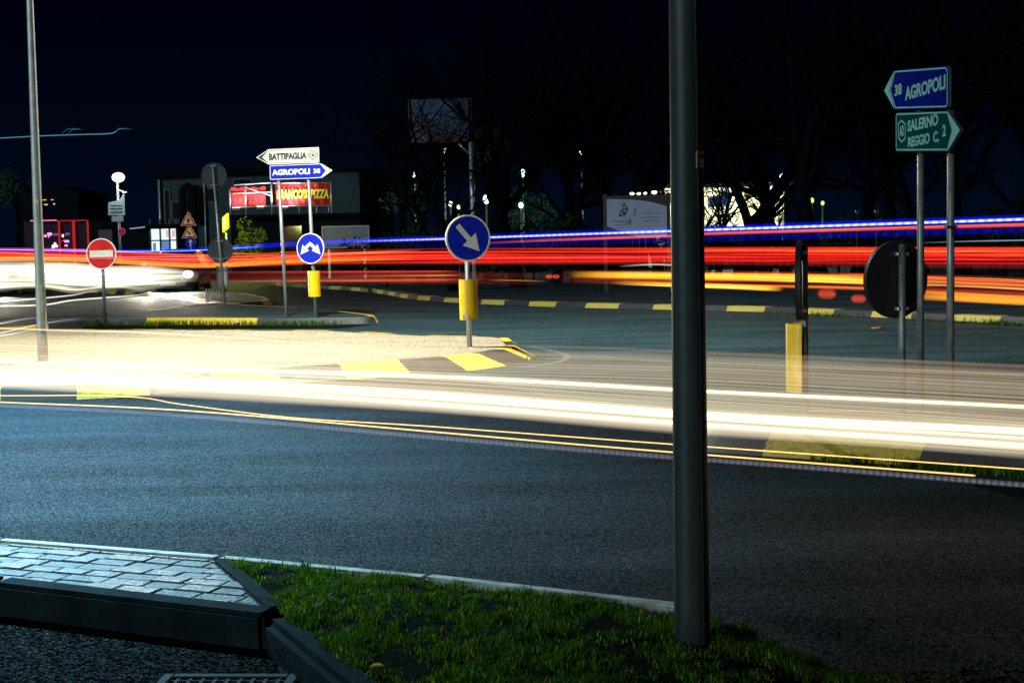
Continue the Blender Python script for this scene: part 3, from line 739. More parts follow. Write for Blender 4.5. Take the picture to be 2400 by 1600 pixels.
# --- triangles and small blue disc far on the left
Y = 57.0; k = 1 / ppm(Y); b = D(450, 664, Y); b.z = 0
t = empty('traffic_sign', b, 0, 'two red bordered warning triangles over a small blue disc on one far pole', 'road sign')
pole_part(t, 0, .04, D(449, 500, Y).z, .03)
def tri(px, py_top, py_bot, w):
    xo = (px - 450) * k; zt_, zb = D(px, py_top, Y).z, D(px, py_bot, Y).z; w = w * k / 2
    P = [(xo - w, zb), (xo + w, zb), (xo, zt_)]
    mb = MB(); mb.prism(rounded(P, .05), -.012, .01); f = mb.build('warning_triangle', M['red'], t)
    c = (xo, zb + (zt_ - zb) * .36); q = [(c[0] + (x - c[0]) * .68, c[1] + (z - c[1]) * .68) for x, z in P]
    mb = MB(); mb.prism(rounded(q, .02), -.018, -.013); mb.build('cream_field', M['cream'], f); 
    mb = MB(); q2 = [(c[0] + (x - c[0]) * 1.08, c[1] + (z - c[1]) * 1.08) for x, z in P]; mb.prism(rounded(q2, .05), -.008, .006); mb.build('rim', M['cream'], f)
    return f, c
f, c = tri(447, 496, 528, 35)
flat(f, 'crossroads_symbol', [[(c[0] - .045, c[1] - .12), (c[0], c[1] - .08), (c[0] + .045, c[1] - .12), (c[0] + .04, c[1] + .06), (c[0], c[1] + .14), (c[0] - .04, c[1] + .06)], [(c[0] - .10, c[1] - .015), (c[0] + .10, c[1] - .015), (c[0] + .10, c[1] + .02), (c[0] - .10, c[1] + .02)]], -.02, M['black'], .004)
f, c = tri(448, 526, 557, 35)
arc = [(c[0] - .08 + .15 * math.sin(q), c[1] - .08 + .15 * math.cos(q)) for q in [R(v) for v in range(0, 91, 15)]]; arc2 = [(c[0] - .08 + .11 * math.sin(q), c[1] - .08 + .11 * math.cos(q)) for q in [R(v) for v in range(90, -1, -15)]]
mb = MB(); mb.ring(arc + arc[-1:], arc2[::-1] + arc2[:1], -.022, -.019); mb.build('bend_symbol', M['black'], f)
r = 12.5 * k; zc = D(449, 569, Y).z
f = disc(t, 'round_sign', r, 0, zc, -.01, M['blue'], M['blue'], .01)
flat(f, 'arrow', [[(x * r, zc + z * r) for x, z in ((-.12, -.75), (.12, -.75), (.12, .1), (.42, .1), (0, .72), (-.42, .1), (-.12, .1))]], -.013, M['white'])

# --- lampposts
def sticker(t, name, R0, z0, z1, a0, a1, m, lean=0):
    mb = MB(); n = 8
    for i in range(n):
        q = [(R0 * math.cos(a0 + (a1 - a0) * k / n), R0 * math.sin(a0 + (a1 - a0) * k / n), z) for k, z in ((i, z0), (i + 1, z0), (i + 1, z1), (i, z1))]
        mb.face(q)
    return mb.build(name, m, t)
def lamp_head(t, p, d, m_lens, size=1.0, m_body=None):
    """flat street lantern at p pointing along d"""
    s = size; rot = Matrix.Rotation(math.atan2(d[1], d[0]), 3, 'Z')
    mb = MB(); mb.box(Vector(p), (.72 * s, .30 * s, .13 * s), rot, bevel=.05 * s); h = mb.build('lamp_head', m_body or M['galv_dark'], t)
    mb = MB(); mb.box(Vector(p) + Vector((0, 0, -.072 * s)), (.52 * s, .22 * s, .03 * s), rot, bevel=.01); mb.build('lens', m_lens, h)
    return h
M['lens_teal'] = glow('street lamp lens', (.75, 1.0, .85), 30)
# right foreground post
b = G(1623, 1521, .13); Y = b.y; k = 1 / ppm(Y)
t = empty('lamppost', b, 0, 'tall dark lamppost standing in the foreground lawn, full height of the photo', 'lamppost')
hh = 7.0; zt = D(1605, 0, Y).z - b.z; xt = D(1605, 0, Y).x - b.x; r0, r1 = 42.8 * k, 37 * k
mb = MB(); N = 30; mb.tube([(xt / zt * hh * i / N, 0, -.08 + (hh + .08) * i / N) for i in range(N + 1)], [r0 + (r1 - r0) / zt * hh * i / N for i in range(N + 1)], 40); mb.build('pole', M['post'], t)
mb = MB(); mb.tube([(r0 * .55, -r0 * .86, 0), (xt / zt * hh + (r0 - .03) * .55, -(r0 - .03) * .82, hh)], .0035, 6); mb.build('weld_seam', M['post'], t)
mb = MB(); mb.tube([(0, 0, -.08), (0, 0, .02), (0, 0, .035)], [r0 * 1.55, r0 * 1.45, r0 * 1.1], 28); mb.build('base_collar', M['kerb_stone'], t)
z0 = D(1638, 394, Y).z - b.z; z1 = D(1638, 356, Y).z - b.z; rs = r0 + (r1 - r0) / zt * z0 + .0015; xs_ = xt / zt * z0
st = sticker(t, 'sticker', rs, z0, z1, R(-65), R(8), M['white']); st.location.x = xs_
s2 = sticker(st, 'sticker_print', rs + .001, z0 + .006, z0 + .014, R(-60), R(-49), M['black'])
s2 = sticker(st, 'sticker_print', rs + .001, z0 + .03, z0 + .046, R(-50), R(-20), M['black'])
mb = MB(); p_ = (xt / zt * hh, 0, hh); mb.tube([p_, (p_[0] + .1, .6, hh + .35), (p_[0] + .2, 1.5, hh + .45)], [.05, .04, .035], 12); mb.build('arm', M['post'], t)
lamp_head(t, (p_[0] + .22, 1.8, hh + .45), (.1, 1, 0), M['galv'])
# left post on the island
b = G(101, 846, .15); Y = b.y; k = 1 / ppm(Y)
t = empty('lamppost', b, 0, 'slim pale grey lamppost lit from the left, near the no entry sign', 'lamppost')
zt = D(70, 0, Y).z - b.z; xt = D(70, 0, Y).x - b.x; hh = 8.4; r0, r1 = 12.3 * k, 7.6 * k; lx_ = xt / zt
mb = MB(); mb.tube([(lx_ * hh * i / 20, 0, -.05 + (hh + .05) * i / 20) for i in range(21)], [r0 + (r1 - r0) / zt * min(zt * 1.3, hh * i / 20) for i in range(21)], 24); mb.build('pole', M['post_pale'], t)
zc = D(100, 700, Y).z - b.z
mb = MB(); mb.prism(rounded([(-.03, -.17), (.03, -.17), (.03, .17), (-.03, .17)], .028), -.012, .02); h = mb.build('hatch', M['post_pale'], t); h.location = (lx_ * zc + r0 * .72, -r0 * .55, zc); h.rotation_euler = (0, -.03, R(52))
mb = MB(); mb.prism([(-.02, -.025), (.02, -.025), (.02, .025), (-.02, .025)], -.003, .0); h = mb.build('sticker', M['white'], t); zc = D(93, 472, Y).z - b.z; h.location = (lx_ * zc + .01, -r0 * .86, zc); h.rotation_euler = (0, 0, R(10))
tip = Vector((lx_ * hh + 1.6, 1.8, hh + .5))
mb = MB(); mb.tube([(lx_ * hh, 0, hh), (lx_ * hh + .4, .5, hh + .35), tip], [.05, .045, .04], 12); mb.build('arm', M['post_pale'], t)
lamp_head(t, tip, (1.6, 1.8, 0), M['lens_teal'])
L = bpy.data.lights.new('street_lamp_light', 'SPOT'); L.energy = 14000; L.color = (.95, .97, .86); L.spot_size = R(140); L.spot_blend = .9; L.shadow_soft_size = .2
o = bpy.data.objects.new('street_lamp_light', L); COL.objects.link(o); o.location = b + tip + Vector((0, 0, -.2)); o.parent = None
o.rotation_euler = (Vector((-.5, 22.0, 0)) - o.location).to_track_quat('-Z', 'Y').to_euler()

fill_tip = Vector((lx_ * hh - .9, -2.6, hh + .5))  # second arm and head, added out of view to light the near road
mb = MB(); mb.tube([(lx_ * hh, 0, hh), (lx_ * hh - .2, -.7, hh + .35), fill_tip], [.05, .045, .04], 12); mb.build('arm', M['post_pale'], t)
lamp_head(t, fill_tip, (-.9, -2.6, 0), M['lens_teal'])
L = bpy.data.lights.new('street_lamp_light', 'SPOT'); L.energy = 52000; L.color = (.36, .78, 1.0); L.spot_size = R(60); L.spot_blend = 1.0; L.shadow_soft_size = .2  # teal fill from the added head
o = bpy.data.objects.new('street_lamp_light', L); COL.objects.link(o); o.location = b + fill_tip + Vector((0, 0, -.2))
o.rotation_euler = (Vector((-5.0, 11.0, 0)) - o.location).to_track_quat('-Z', 'Y').to_euler()

# distant street lamp at the left with notices on its pole
Y = 60.0; k = 1 / ppm(Y); b = D(284, 640, Y); b.z = 0
t = empty('street_lamp', b, 0, 'brightly lit far street lamp whose pole carries notice boards', 'street lamp')
zl = D(288, 416, Y).z
pole_part(t, 0, 0, zl - .2, .06, M['galv_dark'])
M['lamp_hot'] = glow('lamp globe', (1.0, .98, .78), 3.5)
mb = MB(); mb.sphere((.07, -.1, zl), .24, 1.1, .9, .85, 20); lh = mb.build('lamp_globe', M['lamp_hot'], t)
mb = MB(); mb.tube([(-.05, 0, zl - .5), (.32, -.05, zl - .62)], .03, 8); mb.box((.3, -.05, zl - .62), (.2, .04, .05)); mb.build('crossbar', M['galv'], t)
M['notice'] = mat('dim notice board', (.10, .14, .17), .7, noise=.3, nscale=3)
x_ = lambda px: (px - 284) * k
z_ = lambda py: D(284, py, Y).z
mb = MB(); mb.prism([(x_(260), z_(504)), (x_(300), z_(505)), (x_(300), z_(452)), (x_(291), z_(465)), (x_(284), z_(470)), (x_(262), z_(474))], -.09, -.06); f = mb.build('notice_board', M['notice'], t)
flat(f, 'print', [[(x_(266), z_(y0)), (x_(294), z_(y0)), (x_(294), z_(y0 - 3)), (x_(266), z_(y0 - 3))] for y0 in (484, 491, 499)], -.092, M['back'])
mb = MB(); mb.prism([(x_(268), z_(519)), (x_(296), z_(519)), (x_(295), z_(506)), (x_(269), z_(506))], -.09, -.06); mb.build('notice_board', M['notice'], t)
r = 8.6 * k; f = disc(t, 'no_stopping_sign', r, x_(291), z_(543), -.1, M['blue'], M['red'], r * .26)
flat(f, 'red_cross', [rot2([(-r * .8, -.018), (r * .8, -.018), (r * .8, .018), (-r * .8, .018)], R(q), (x_(291), z_(543))) for q in (45, -45)], -.103, M['red'])
L = bpy.data.lights.new('far_lamp_light', 'POINT'); L.energy = 260; L.color = (.85, 1.0, .85); L.shadow_soft_size = .3
o = bpy.data.objects.new('far_lamp_light', L); COL.objects.link(o); o.location = b + Vector((.07, -.7, zl))

# high board with the red strip
Y = 46.0; k = 1 / ppm(Y); b = D(1116, 640, Y); b.z = 0
t = empty('hoarding', b, 0, 'high dim board on a pole with a red strip reading ZONA DI ORIGINE', 'billboard')
x_ = lambda px: (px - 1116) * k
z_ = lambda py: D(1080, py, Y).z
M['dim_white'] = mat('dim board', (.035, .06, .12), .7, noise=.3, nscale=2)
M['dim_red'] = mat('dim red strip', (.12, .012, .022), .7, noise=.2)
M['dim_text'] = mat('dim letters', (.20, .17, .22), .7)
mb = MB(); mb.tube([(x_(1113), 0, 0), (x_(1110), 0, z_(232))], .08, 10); mb.tube([(x_(1107), 0, z_(362)), (x_(1080), 0, z_(335))], .03, 6); mb.build('pole', M['galv'], t)
mb = MB(); mb.prism([(x_(968), z_(333)), (x_(1106), z_(333)), (x_(1106), z_(233)), (x_(968), z_(233))], -.12, -.06); f = mb.build('board', M['dim_white'], t)
flat(f, 'red_strip', [[(x_(971), z_(331)), (x_(1102), z_(331)), (x_(1102), z_(315)), (x_(971), z_(315))]], -.121, M['dim_red'])
text(f, 'ZONA DI ORIGINE', x_(1097) - x_(975), 11 * k, (x_(975) + x_(1097)) / 2, z_(323), -.126, M['dim_text'], .01)
flat(f, 'emblem', [circle(.10, 20, x_(1012), z_(298)), [(x_(980), z_(300)), (x_(1000), z_(300)), (x_(1000), z_(288)), (x_(980), z_(288))]], -.122, mat('dim ochre', (.14, .07, .02)))
mb = MB(); mb.ring([(x_(967), z_(334)), (x_(1107), z_(334)), (x_(1107), z_(232)), (x_(967), z_(232))], [(x_(970), z_(332)), (x_(1104), z_(332)), (x_(1104), z_(234)), (x_(970), z_(234))], -.15, -.1); mb.build('frame', M['back_grey'], f)

# curved white advertising board by the trees
Y = 41.0; k = 1 / ppm(Y); b = D(1495, 610, Y); b.z = 0
t = empty('hoarding', b, 0, 'pale curved edged advertising board with a dark tower logo and the name CinqueA', 'billboard')
x_ = lambda px: (px - 1495) * k
z_ = lambda py: D(1495, py, Y).z
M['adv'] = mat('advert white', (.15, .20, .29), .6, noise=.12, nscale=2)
M['adv_dark'] = mat('advert maroon', (.015, .006, .010), .7)
M['adv_ink'] = mat('advert ink', (.012, .012, .03), .7)
M['adv_ink2'] = mat('advert grey purple ink', (.07, .05, .09), .7)
for px in (1420, 1568):
    mb = MB(); mb.box((x_(px), .05, z_(454) / 2), (.10, .10, z_(454))); mb.build('post', M['back'], t)
mb = MB(); mb.prism([(x_(1424), z_(556)), (x_(1564), z_(556)), (x_(1564), z_(458)), (x_(1424), z_(458))], -.03, .03); f = mb.build('board', M['adv_dark'], t)
top = [(1424 + (140) * q / 10, 465.5 + 2 * (q / 10) + 18 * (q / 10) ** 3) for q in range(11)]
bot = [(1564, 556), (1500, 556), (1470, 547), (1445, 537), (1424, 529)]
P = [(x_(p[0]), z_(p[1])) for p in (top[::-1] + bot[::-1])]
P = [(x_(p[0]), z_(p[1])) for p in bot[::-1]] + [(x_(p[0]), z_(p[1])) for p in top[::-1]]
mb = MB(); mb.prism(P, -.036, -.031); bmesh.ops.triangulate(mb.bm, faces=[q for q in mb.bm.faces if len(q.verts) > 4]); f2 = mb.build('white_field', M['adv'], f)
pp = lambda *q: [(x_(a_), z_(b_)) for a_, b_ in q]
flat(f2, 'logo', [pp((1451, 507), (1461, 507), (1457, 501), (1453, 501)), pp((1453.5, 499), (1457.5, 499), (1456, 491)), pp((1464, 506), (1472, 498), (1464, 494), (1459, 499)), pp((1458, 497), (1464, 492), (1457, 490)),
                  pp((1467, 493), (1473, 495), (1473, 484), (1468, 486)), pp((1458, 489), (1466, 492), (1466, 487))], -.037, M['adv_ink'])
flat(f2, 'logo_top', [pp((1458, 487), (1471, 482), (1464, 472)), pp((1452, 479), (1460, 479), (1460, 477), (1452, 477))], -.037, M['adv_ink2'])
text(f2, 'Cinque', .42, .09, (x_(1436) + x_(1470)) / 2, z_(518), -.037, M['adv_ink'], .005)
text(f2, 'A', .16, .20, x_(1474), z_(520), -.037, M['adv_ink'], .0, slant=.35)
text(f2, '5', .12, .19, x_(1489), z_(497), -.037, M['adv_ink'], .0, slant=.35)
text(f2, 'buoni motivi per sceglierci', .66, .065, x_(1527), z_(500), -.037, M['adv_ink2'], .0, slant=.3)
rnd = random.Random(5); polys = []
for py, a0, a1 in ((510, 1499, 1549), (518, 1507, 1546), (526, 1440, 1466)):
    x = a0
    while x < a1:
        w = rnd.uniform(1.2, 2.2); polys.append(pp((x, py + .8), (x + w, py + .8), (x + w + .4, py - rnd.uniform(.6, 1.6)), (x + .4, py - rnd.uniform(.6, 1.6)))); x += w + rnd.choice((.5, .5, .5, 2.2))
flat(f2, 'small_print', polys, -.037, M['adv_ink2'])

# low wide board left of centre
Y = 62.0; k = 1 / ppm(Y); b = D(812, 620, Y); b.z = 0
t = empty('hoarding', b, R(-14), 'low dim wide board with dark letters reading ThundeRoad behind the far trails', 'billboard')
x_ = lambda px: (px - 812) * k / math.cos(R(14))
z_ = lambda py: D(812, py, Y).z
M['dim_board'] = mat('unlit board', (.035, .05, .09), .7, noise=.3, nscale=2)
mb = MB(); mb.prism([(x_(758), z_(580)), (x_(868), z_(580)), (x_(868), z_(531)), (x_(758), z_(531))], -.05, .05); f = mb.build('board', M['dim_board'], t)
mb = MB(); mb.ring([(x_(756), z_(582)), (x_(870), z_(582)), (x_(870), z_(529)), (x_(756), z_(529))], [(x_(760), z_(579)), (x_(866), z_(579)), (x_(866), z_(533)), (x_(760), z_(533))], -.08, .04); mb.build('frame', M['back_grey'], f)
zc = z_(548)
text(f, 'T', .22, .30, x_(784), zc, -.051, M['black'], .04, slant=.1); text(f, 'HUNDE', .68, .2, x_(803), zc - .05, -.051, M['black'], .04, slant=.1)
text(f, 'R', .25, .30, x_(826), zc, -.051, M['black'], .04, slant=.1); text(f, 'OAD', .42, .2, x_(842), zc - .05, -.051, M['black'], .04, slant=.1)
for px in (770, 856):
    mb = MB(); mb.box((x_(px), .08, z_(575) / 2), (.1, .1, z_(575))); mb.build('leg', M['galv_dark'], t)
# small pinkish blank board
Y = 66.0; k = 1 / ppm(Y); b = D(250, 640, Y); b.z = 0
t = empty('hoarding', b, 0, 'small blank dull pink board standing behind the no entry sign', 'billboard')
mb = MB(); zt, zb = D(250, 538, Y).z, D(250, 580, Y).z; mb.prism([(-15 * k, zb), (17 * k, zb), (17 * k, zt), (-15 * k, zt)], -.05, .0); mb.build('board', mat('dull pink board', (.05, .03, .045), .8, noise=.3, nscale=3), t)
for s in (-10, 12):
    mb = MB(); mb.box((s * k, .05, zb / 2), (.08, .08, zb)); mb.build('post', M['galv_dark'], t)
# low white rail of short posts by the far island
M['post_white'] = mat('white post paint', (.55, .52, .45), .6)
t = empty('railing', G(484, 703, .12), R(35), 'short row of low whitish bollard posts joined by a rail at the far island', 'railing')
for i in range(6):
    mb = MB(); mb.box((i * .075, 0, .13), (.03, .03, .36), bevel=.005); mb.build('post', M['post_white'], t)
mb = MB(); mb.box((.19, 0, .28), (.44, .02, .02)); mb.build('rail', M['galv_dark'], t)
# Y topped fence posts right
for i, px in enumerate((2009, 2054)):
    Y = 40.0; b = D(px, 620, Y); b.z = 0; zt = D(px, 492, Y).z
    t = empty('fence_post', b, 0, ('pale fence post with a Y shaped top, nearer the lit cream wall', 'pale fence post with a Y shaped top, nearer the tall direction sign')[i], 'fence post', 'Y topped fence posts')
    mb = MB(); mb.tube([(0, 0, 0), (0, 0, zt - .1)], .014, 6); mb.build('pole', M['back'], t)
    mb = MB(); mb.tube([(-.06, 0, zt), (0, 0, zt - .12), (.06, 0, zt)], .012, 6); mb.build('fork', M['clamp'], t)

# ================================================================ CARS WITH LIGHTS ON (far left)
M['car_dark'] = mat('dark car paint', (.02, .025, .035), .25, .3, coat=.6)
M['car_silver'] = mat('silver car paint', (.22, .23, .25), .3, .6, coat=.5)
M['glass_dark'] = mat('car glass', (.008, .010, .014), .08, 0, spec=.8)
M['rubber'] = mat('tyre rubber', (.012, .012, .012), .85)
M['headlight'] = glow('headlight', (1.0, .93, .70), 4)
M['taillight'] = glow('tail light', (1.0, .06, .02), 5)
M['tail_off'] = mat('tail lens', (.30, .01, .01), .3)
M['plate'] = mat('number plate', (.7, .7, .66), .5)
M['head_off'] = mat('headlamp glass', (.4, .42, .44), .15)
def make_car(name, paint, lit_front, lit_rear, label):
    """a hatchback, front facing -y, origin on the ground under its nose"""
    t = empty(name, (0, 0, 0), 0, label, 'car')
    # stations along y: (y, lower z, belt z, roof z, half width at belt, half width at roof)
    st = [(0, .30, .52, .56, .60, .52), (.12, .20, .66, .70, .80, .70), (.7, .18, .80, .86, .87, .76), (1.15, .18, .88, .95, .88, .74), (1.75, .18, .92, 1.36, .89, .62), (2.4, .18, .93, 1.46, .89, .60),
          (3.2, .18, .95, 1.44, .88, .59), (3.75, .20, .96, 1.30, .85, .58), (4.02, .26, .92, 1.00, .78, .62), (4.10, .34, .70, .74, .66, .56)]
    mb = MB(); rings = []
    for y, zl, zb, zr, wb_, wr in st:
        p = [(-wb_ * .9, zl), (-wb_, zl + .16), (-wb_ * 1.01, (zl + zb) / 2 + .04), (-wb_ * .97, zb), (-wr, zr - .06), (-wr * .75, zr), (0, zr + .02), (wr * .75, zr), (wr, zr - .06), (wb_ * .97, zb), (wb_ * 1.01, (zl + zb) / 2 + .04), (wb_, zl + .16), (wb_ * .9, zl)]
        rings.append([mb.bm.verts.new((x, y, z)) for x, z in p])
    n = len(rings[0])
    for a_, b_ in zip(rings, rings[1:]):
        for j in range(n):
            f = mb.bm.faces.new((a_[j], a_[(j + 1) % n], b_[(j + 1) % n], b_[j])); f.smooth = True
    mb.bm.faces.new(rings[0][::-1]); mb.bm.faces.new(rings[-1])
    bmesh.ops.recalc_face_normals(mb.bm, faces=mb.bm.faces[:])
    body = mb.build('body', paint, t)
    def pane(nm, q, off=.012, m=M['glass_dark']):
        b = MB(); v = [Vector(p) for p in q]; nn = (v[1] - v[0]).cross(v[2] - v[0]).normalized()
        b.face([p + nn * off for p in v]); b.face([p + nn * (off - .02) for p in v][::-1]); return b.build(nm, m, t)
    pane('windscreen', [(-.72, 1.18, .93), (.72, 1.18, .93), (.56, 1.74, 1.34), (-.56, 1.74, 1.34)], .03)
    pane('rear_window', [(.60, 3.98, 1.00), (-.60, 3.98, 1.00), (-.52, 3.76, 1.28), (.52, 3.76, 1.28)], .03)
    for s in (-1, 1):
        q = [(s * .87, 1.30, .95), (s * .61, 1.80, 1.33), (s * .60, 3.1, 1.38), (s * .86, 3.3, .97)]
        pane('side_window', q if s < 0 else q[::-1], .03)
        for y in (.78, 3.3):
            w = MB(); w.tube([(s * .70, y, .31), (s * .88, y, .31)], .31, 20); wh = w.build('wheel', M['rubber'], t)
            w = MB(); w.tube([(s * .885, y, .31), (s * .895, y, .31)], .20, 16); w.build('rim', M['car_silver'], wh)
        b = MB(); b.box((s * .98, 1.42, 1.0), (.2, .1, .13), bevel=.03); b.build('wing_mirror', paint, t)
        b = MB(); b.sphere((s * .64, .05, .66), .15, 1.15, .6, .75, 14); b.build('headlight', M['headlight'] if lit_front else M['head_off'], t)
        b = MB(); b.box((s * .64, 4.05, .82), (.22, .10, .20), bevel=.03); b.build('tail_light', M['taillight'] if lit_rear else M['tail_off'], t)
    b = MB(); b.box((0, .0, .50), (.8, .05, .12), bevel=.02); b.build('grille', M['rubber'], t)
    b = MB(); b.box((0, -.02, .36), (.50, .03, .11)); b.build('number_plate', M['plate'], t)
    b = MB(); b.box((0, 4.11, .6), (.50, .03, .11)); b.build('number_plate', M['plate'], t)
    return t
c1 = make_car('car', M['car_silver'], True, False, 'car facing us with both headlights glaring, right of the no entry sign')
p = D(393, 643, 46); c1.location = (p.x, 46, 0); c1.rotation_euler.z = R(4)
c2 = copy_tree(c1); c2['label'] = 'car facing us with glaring headlights at the left edge of the photo'
p = D(-38, 625, 48); c2.location = (p.x, 48, 0); c2.rotation_euler.z = R(-2)
c3 = make_car('car', M['car_silver'], False, True, 'car seen from behind with red tail lights, just right of the pale lamppost')
p = D(124, 600, 92); c3.location = (p.x, 96, 0); c3.rotation_euler.z = R(180)
c4 = copy_tree(c3); c4['label'] = 'car seen from behind with red tail lights, just left of the no entry sign'
p = D(178, 600, 98); c4.location = (p.x, 102, 0)
for c, e in ((c1, 420), (c2, 420)):
    for s in (-1, 1):
        L = bpy.data.lights.new('headlight_beam', 'SPOT'); L.energy = e * 3.5; L.color = (1, .90, .70); L.spot_size = R(75); L.spot_blend = .8; L.shadow_soft_size = .1
        o = bpy.data.objects.new('headlight_beam', L); COL.objects.link(o)
        o.location = Vector((c.location.x + s * .64, c.location.y - .25, .66)); o.rotation_euler = Vector((.18, -1, -.045)).to_track_quat('-Z', 'Y').to_euler()

# ================================================================ BUILDINGS AND THINGS BEHIND
M['wall_pale'] = mat('pale render', (.005, .022, .028), .85, noise=.3, nscale=1.2)
M['wall_dark'] = mat('dark render', (.003, .005, .008), .9, spec=.03, noise=.3, nscale=1)
M['roof_dark'] = mat('dark roof', (.003, .004, .006), .9, spec=.03, noise=.3)
M['frame_dark'] = mat('dark frame', (.03, .03, .035), .4)
M['window_dark'] = mat('unlit window', (.01, .012, .016), .1, spec=.8)
# warehouse
Y = 78.0; k = 1 / ppm(Y); b = D(615, 640, Y); b.z = 0
t = empty('warehouse', b, R(-4), 'long dim pale warehouse with a dark low pitched roof behind the red banners', 'building')
x_ = lambda px: (px - 615) * k
z_ = lambda py: D(615, py, Y).z
mb = MB(); mb.prism([(x_(372), -.1), (x_(850), -.1), (x_(850), z_(402)), (x_(372), z_(410))], 0, 12); mb.build('wall', M['wall_pale'], t)
mb = MB(); mb.prism([(x_(362), z_(411)), (x_(862), z_(402)), (x_(862), z_(396)), (x_(560), z_(383)), (x_(362), z_(403))], -.6, 12.5); mb.build('roof', M['roof_dark'], t)
for px, w, y0, y1 in ((420, 26, 470, 510), (500, 22, 440, 470), (395, 10, 440, 520), (575, 40, 420, 432)):
    mb = MB(); mb.prism([(x_(px - w / 2), z_(y1)), (x_(px + w / 2), z_(y1)), (x_(px + w / 2), z_(y0)), (x_(px - w / 2), z_(y0))], -.03, .05); w_ = mb.build('window', M['window_dark'], t)
    mb = MB(); mb.ring([(x_(px - w / 2) - .06, z_(y1) - .06), (x_(px + w / 2) + .06, z_(y1) - .06), (x_(px + w / 2) + .06, z_(y0) + .06), (x_(px - w / 2) - .06, z_(y0) + .06)], [(x_(px - w / 2), z_(y1)), (x_(px + w / 2), z_(y1)), (x_(px + w / 2), z_(y0)), (x_(px - w / 2), z_(y0))], -.06, .02); mb.build('frame', M['frame_dark'], w_)
mb = MB(); mb.tube([(x_(437), -.45, .1), (x_(437), -.45, z_(450)), (x_(440), -.45, z_(440)), (x_(450), -.45, z_(433)), (x_(460), -.45, z_(440)), (x_(462), -.45, z_(450)), (x_(462), -.45, z_(520))], .22, 10); mb.build('exhaust_duct', M['wall_dark'], t)
mb = MB(); mb.tube([(x_(378), -.1, .1), (x_(378), -.1, z_(415))], .06, 8); mb.tube([(x_(485), -.1, .1), (x_(485), -.1, z_(410))], .06, 8); mb.build('drainpipe', M['galv'], t)
# low pizzeria building with the scaffold and red banners on its roof
Y = 69.0; k = 1 / ppm(Y); b = D(690, 640, Y); b.z = 0
x_ = lambda px: (px - 690) * k
z_ = lambda py: D(690, py, Y).z
t = empty('pizzeria', b, 0, 'low dark flat roofed building under the lit red FRANCO\'S PIZZA banner', 'building')
mb = MB(); mb.prism([(x_(545), -.1), (x_(845), -.1), (x_(845), z_(507)), (x_(545), z_(507))], 0, 8); mb.build('wall', M['wall_dark'], t)
mb = MB(); mb.prism([(x_(540), z_(508)), (x_(850), z_(508)), (x_(850), z_(502)), (x_(540), z_(502))], -.8, 8.3); mb.build('roof', M['roof_dark'], t)
for px in (600, 690, 780):
    mb = MB(); mb.prism([(x_(px - 20), 0.1), (x_(px + 20), 0.1), (x_(px + 20), z_(530)), (x_(px - 20), z_(530))], -.03, .03); mb.build('shop_window', M['window_dark'], t)
zr = z_(502)
sc_ = empty('scaffold', b + Vector((0, .2, zr)), 0, 'tubular steel scaffold frame carrying the red banners on the low roof', 'scaffold')
h = lambda py: z_(py) - zr
for px, y0, y1 in ((582, 502, 430), (642, 502, 427), (545, 502, 440), (781, 502, 429)):
    mb = MB(); mb.tube([(x_(px), -.15, h(y0)), (x_(px), -.15, h(y1))], .045, 8); mb.build('upright', M['galv'], sc_)
for px0, y0, px1, y1 in ((555, 431, 642, 427), (545, 451, 642, 449), (545, 484, 642, 482), (642, 482, 783, 484), (645, 428, 781, 430), (582, 436, 640, 458)):
    mb = MB(); mb.tube([(x_(px0), -.16, h(y0)), (x_(px1), -.16, h(y1))], .03, 8); mb.build('rail', M['galv'], sc_)
for px in (664, 705, 746, 774):
    mb = MB(); mb.tube([(x_(px), -.1, 0), (x_(px), -.1, h(484))], .025, 6); mb.build('prop', M['galv'], sc_)
M['banner'] = mat('red banner', (.62, .012, .018), .6, noise=.15, nscale=2)
M['ban_yel'] = mat('banner yellow', (.85, .62, .02), .6)
M['ban_dark'] = mat('banner dark print', (.10, .008, .01), .6)
def banner(x0, x1, y0, y1, bow, label):
    o = empty('banner', b + Vector((0, .15, 0)), 0, label, 'banner')
    mb = MB(); n = 24; m_ = 5
    P = [[Vector((x_(x0 + (x1 - x0) * i / n), bow * (2 * i / n - 1) ** 2 + .03 * math.sin(i * 1.7 + j), z_(y1) + (z_(y0) - z_(y1)) * j / m_ + .04 * math.sin(i * .9) * (j == m_))) for j in range(m_ + 1)] for i in range(n + 1)]
    for i in range(n):
        for j in range(m_): f = mb.face([P[i][j], P[i + 1][j], P[i + 1][j + 1], P[i][j + 1]]); f.smooth = True
    for i in range(n):
        for j in range(m_): f = mb.face([q + Vector((0, .03, 0)) for q in (P[i][j + 1], P[i + 1][j + 1], P[i + 1][j], P[i][j])])
    c = mb.build('cloth', M['banner'], o); return o, c
o1, c1_ = banner(547, 627, 437, 482, .0, 'slack red banner behind scaffold bars, left of the FRANCO\'S PIZZA one')
flat(c1_, 'print', [[(x_(q), z_(470)), (x_(q + 5), z_(470)), (x_(q + 5), z_(455)), (x_(q), z_(455))] for q in (567, 582, 594, 618)], -.06, M['ban_dark'])
o2, c2_ = banner(647, 779, 428, 482, .5, 'bright red banner with yellow letters FRANCO\'S PIZZA lit from below')
tt = text(c2_, "FRANCO'S", x_(726) - x_(654), z_(443) - z_(467), x_(690), z_(455), -.08, M['ban_yel'], .06, slant=.12, depth=.01)
tt = text(c2_, "PIZZA", x_(775) - x_(732), z_(444) - z_(466), x_(753.5), z_(455.5), -.03, M['ban_yel'], .05, slant=.12, depth=.01); tt.rotation_euler.z = 0
M['flood'] = glow('floodlight glass', (.9, 1.0, .95), 4)
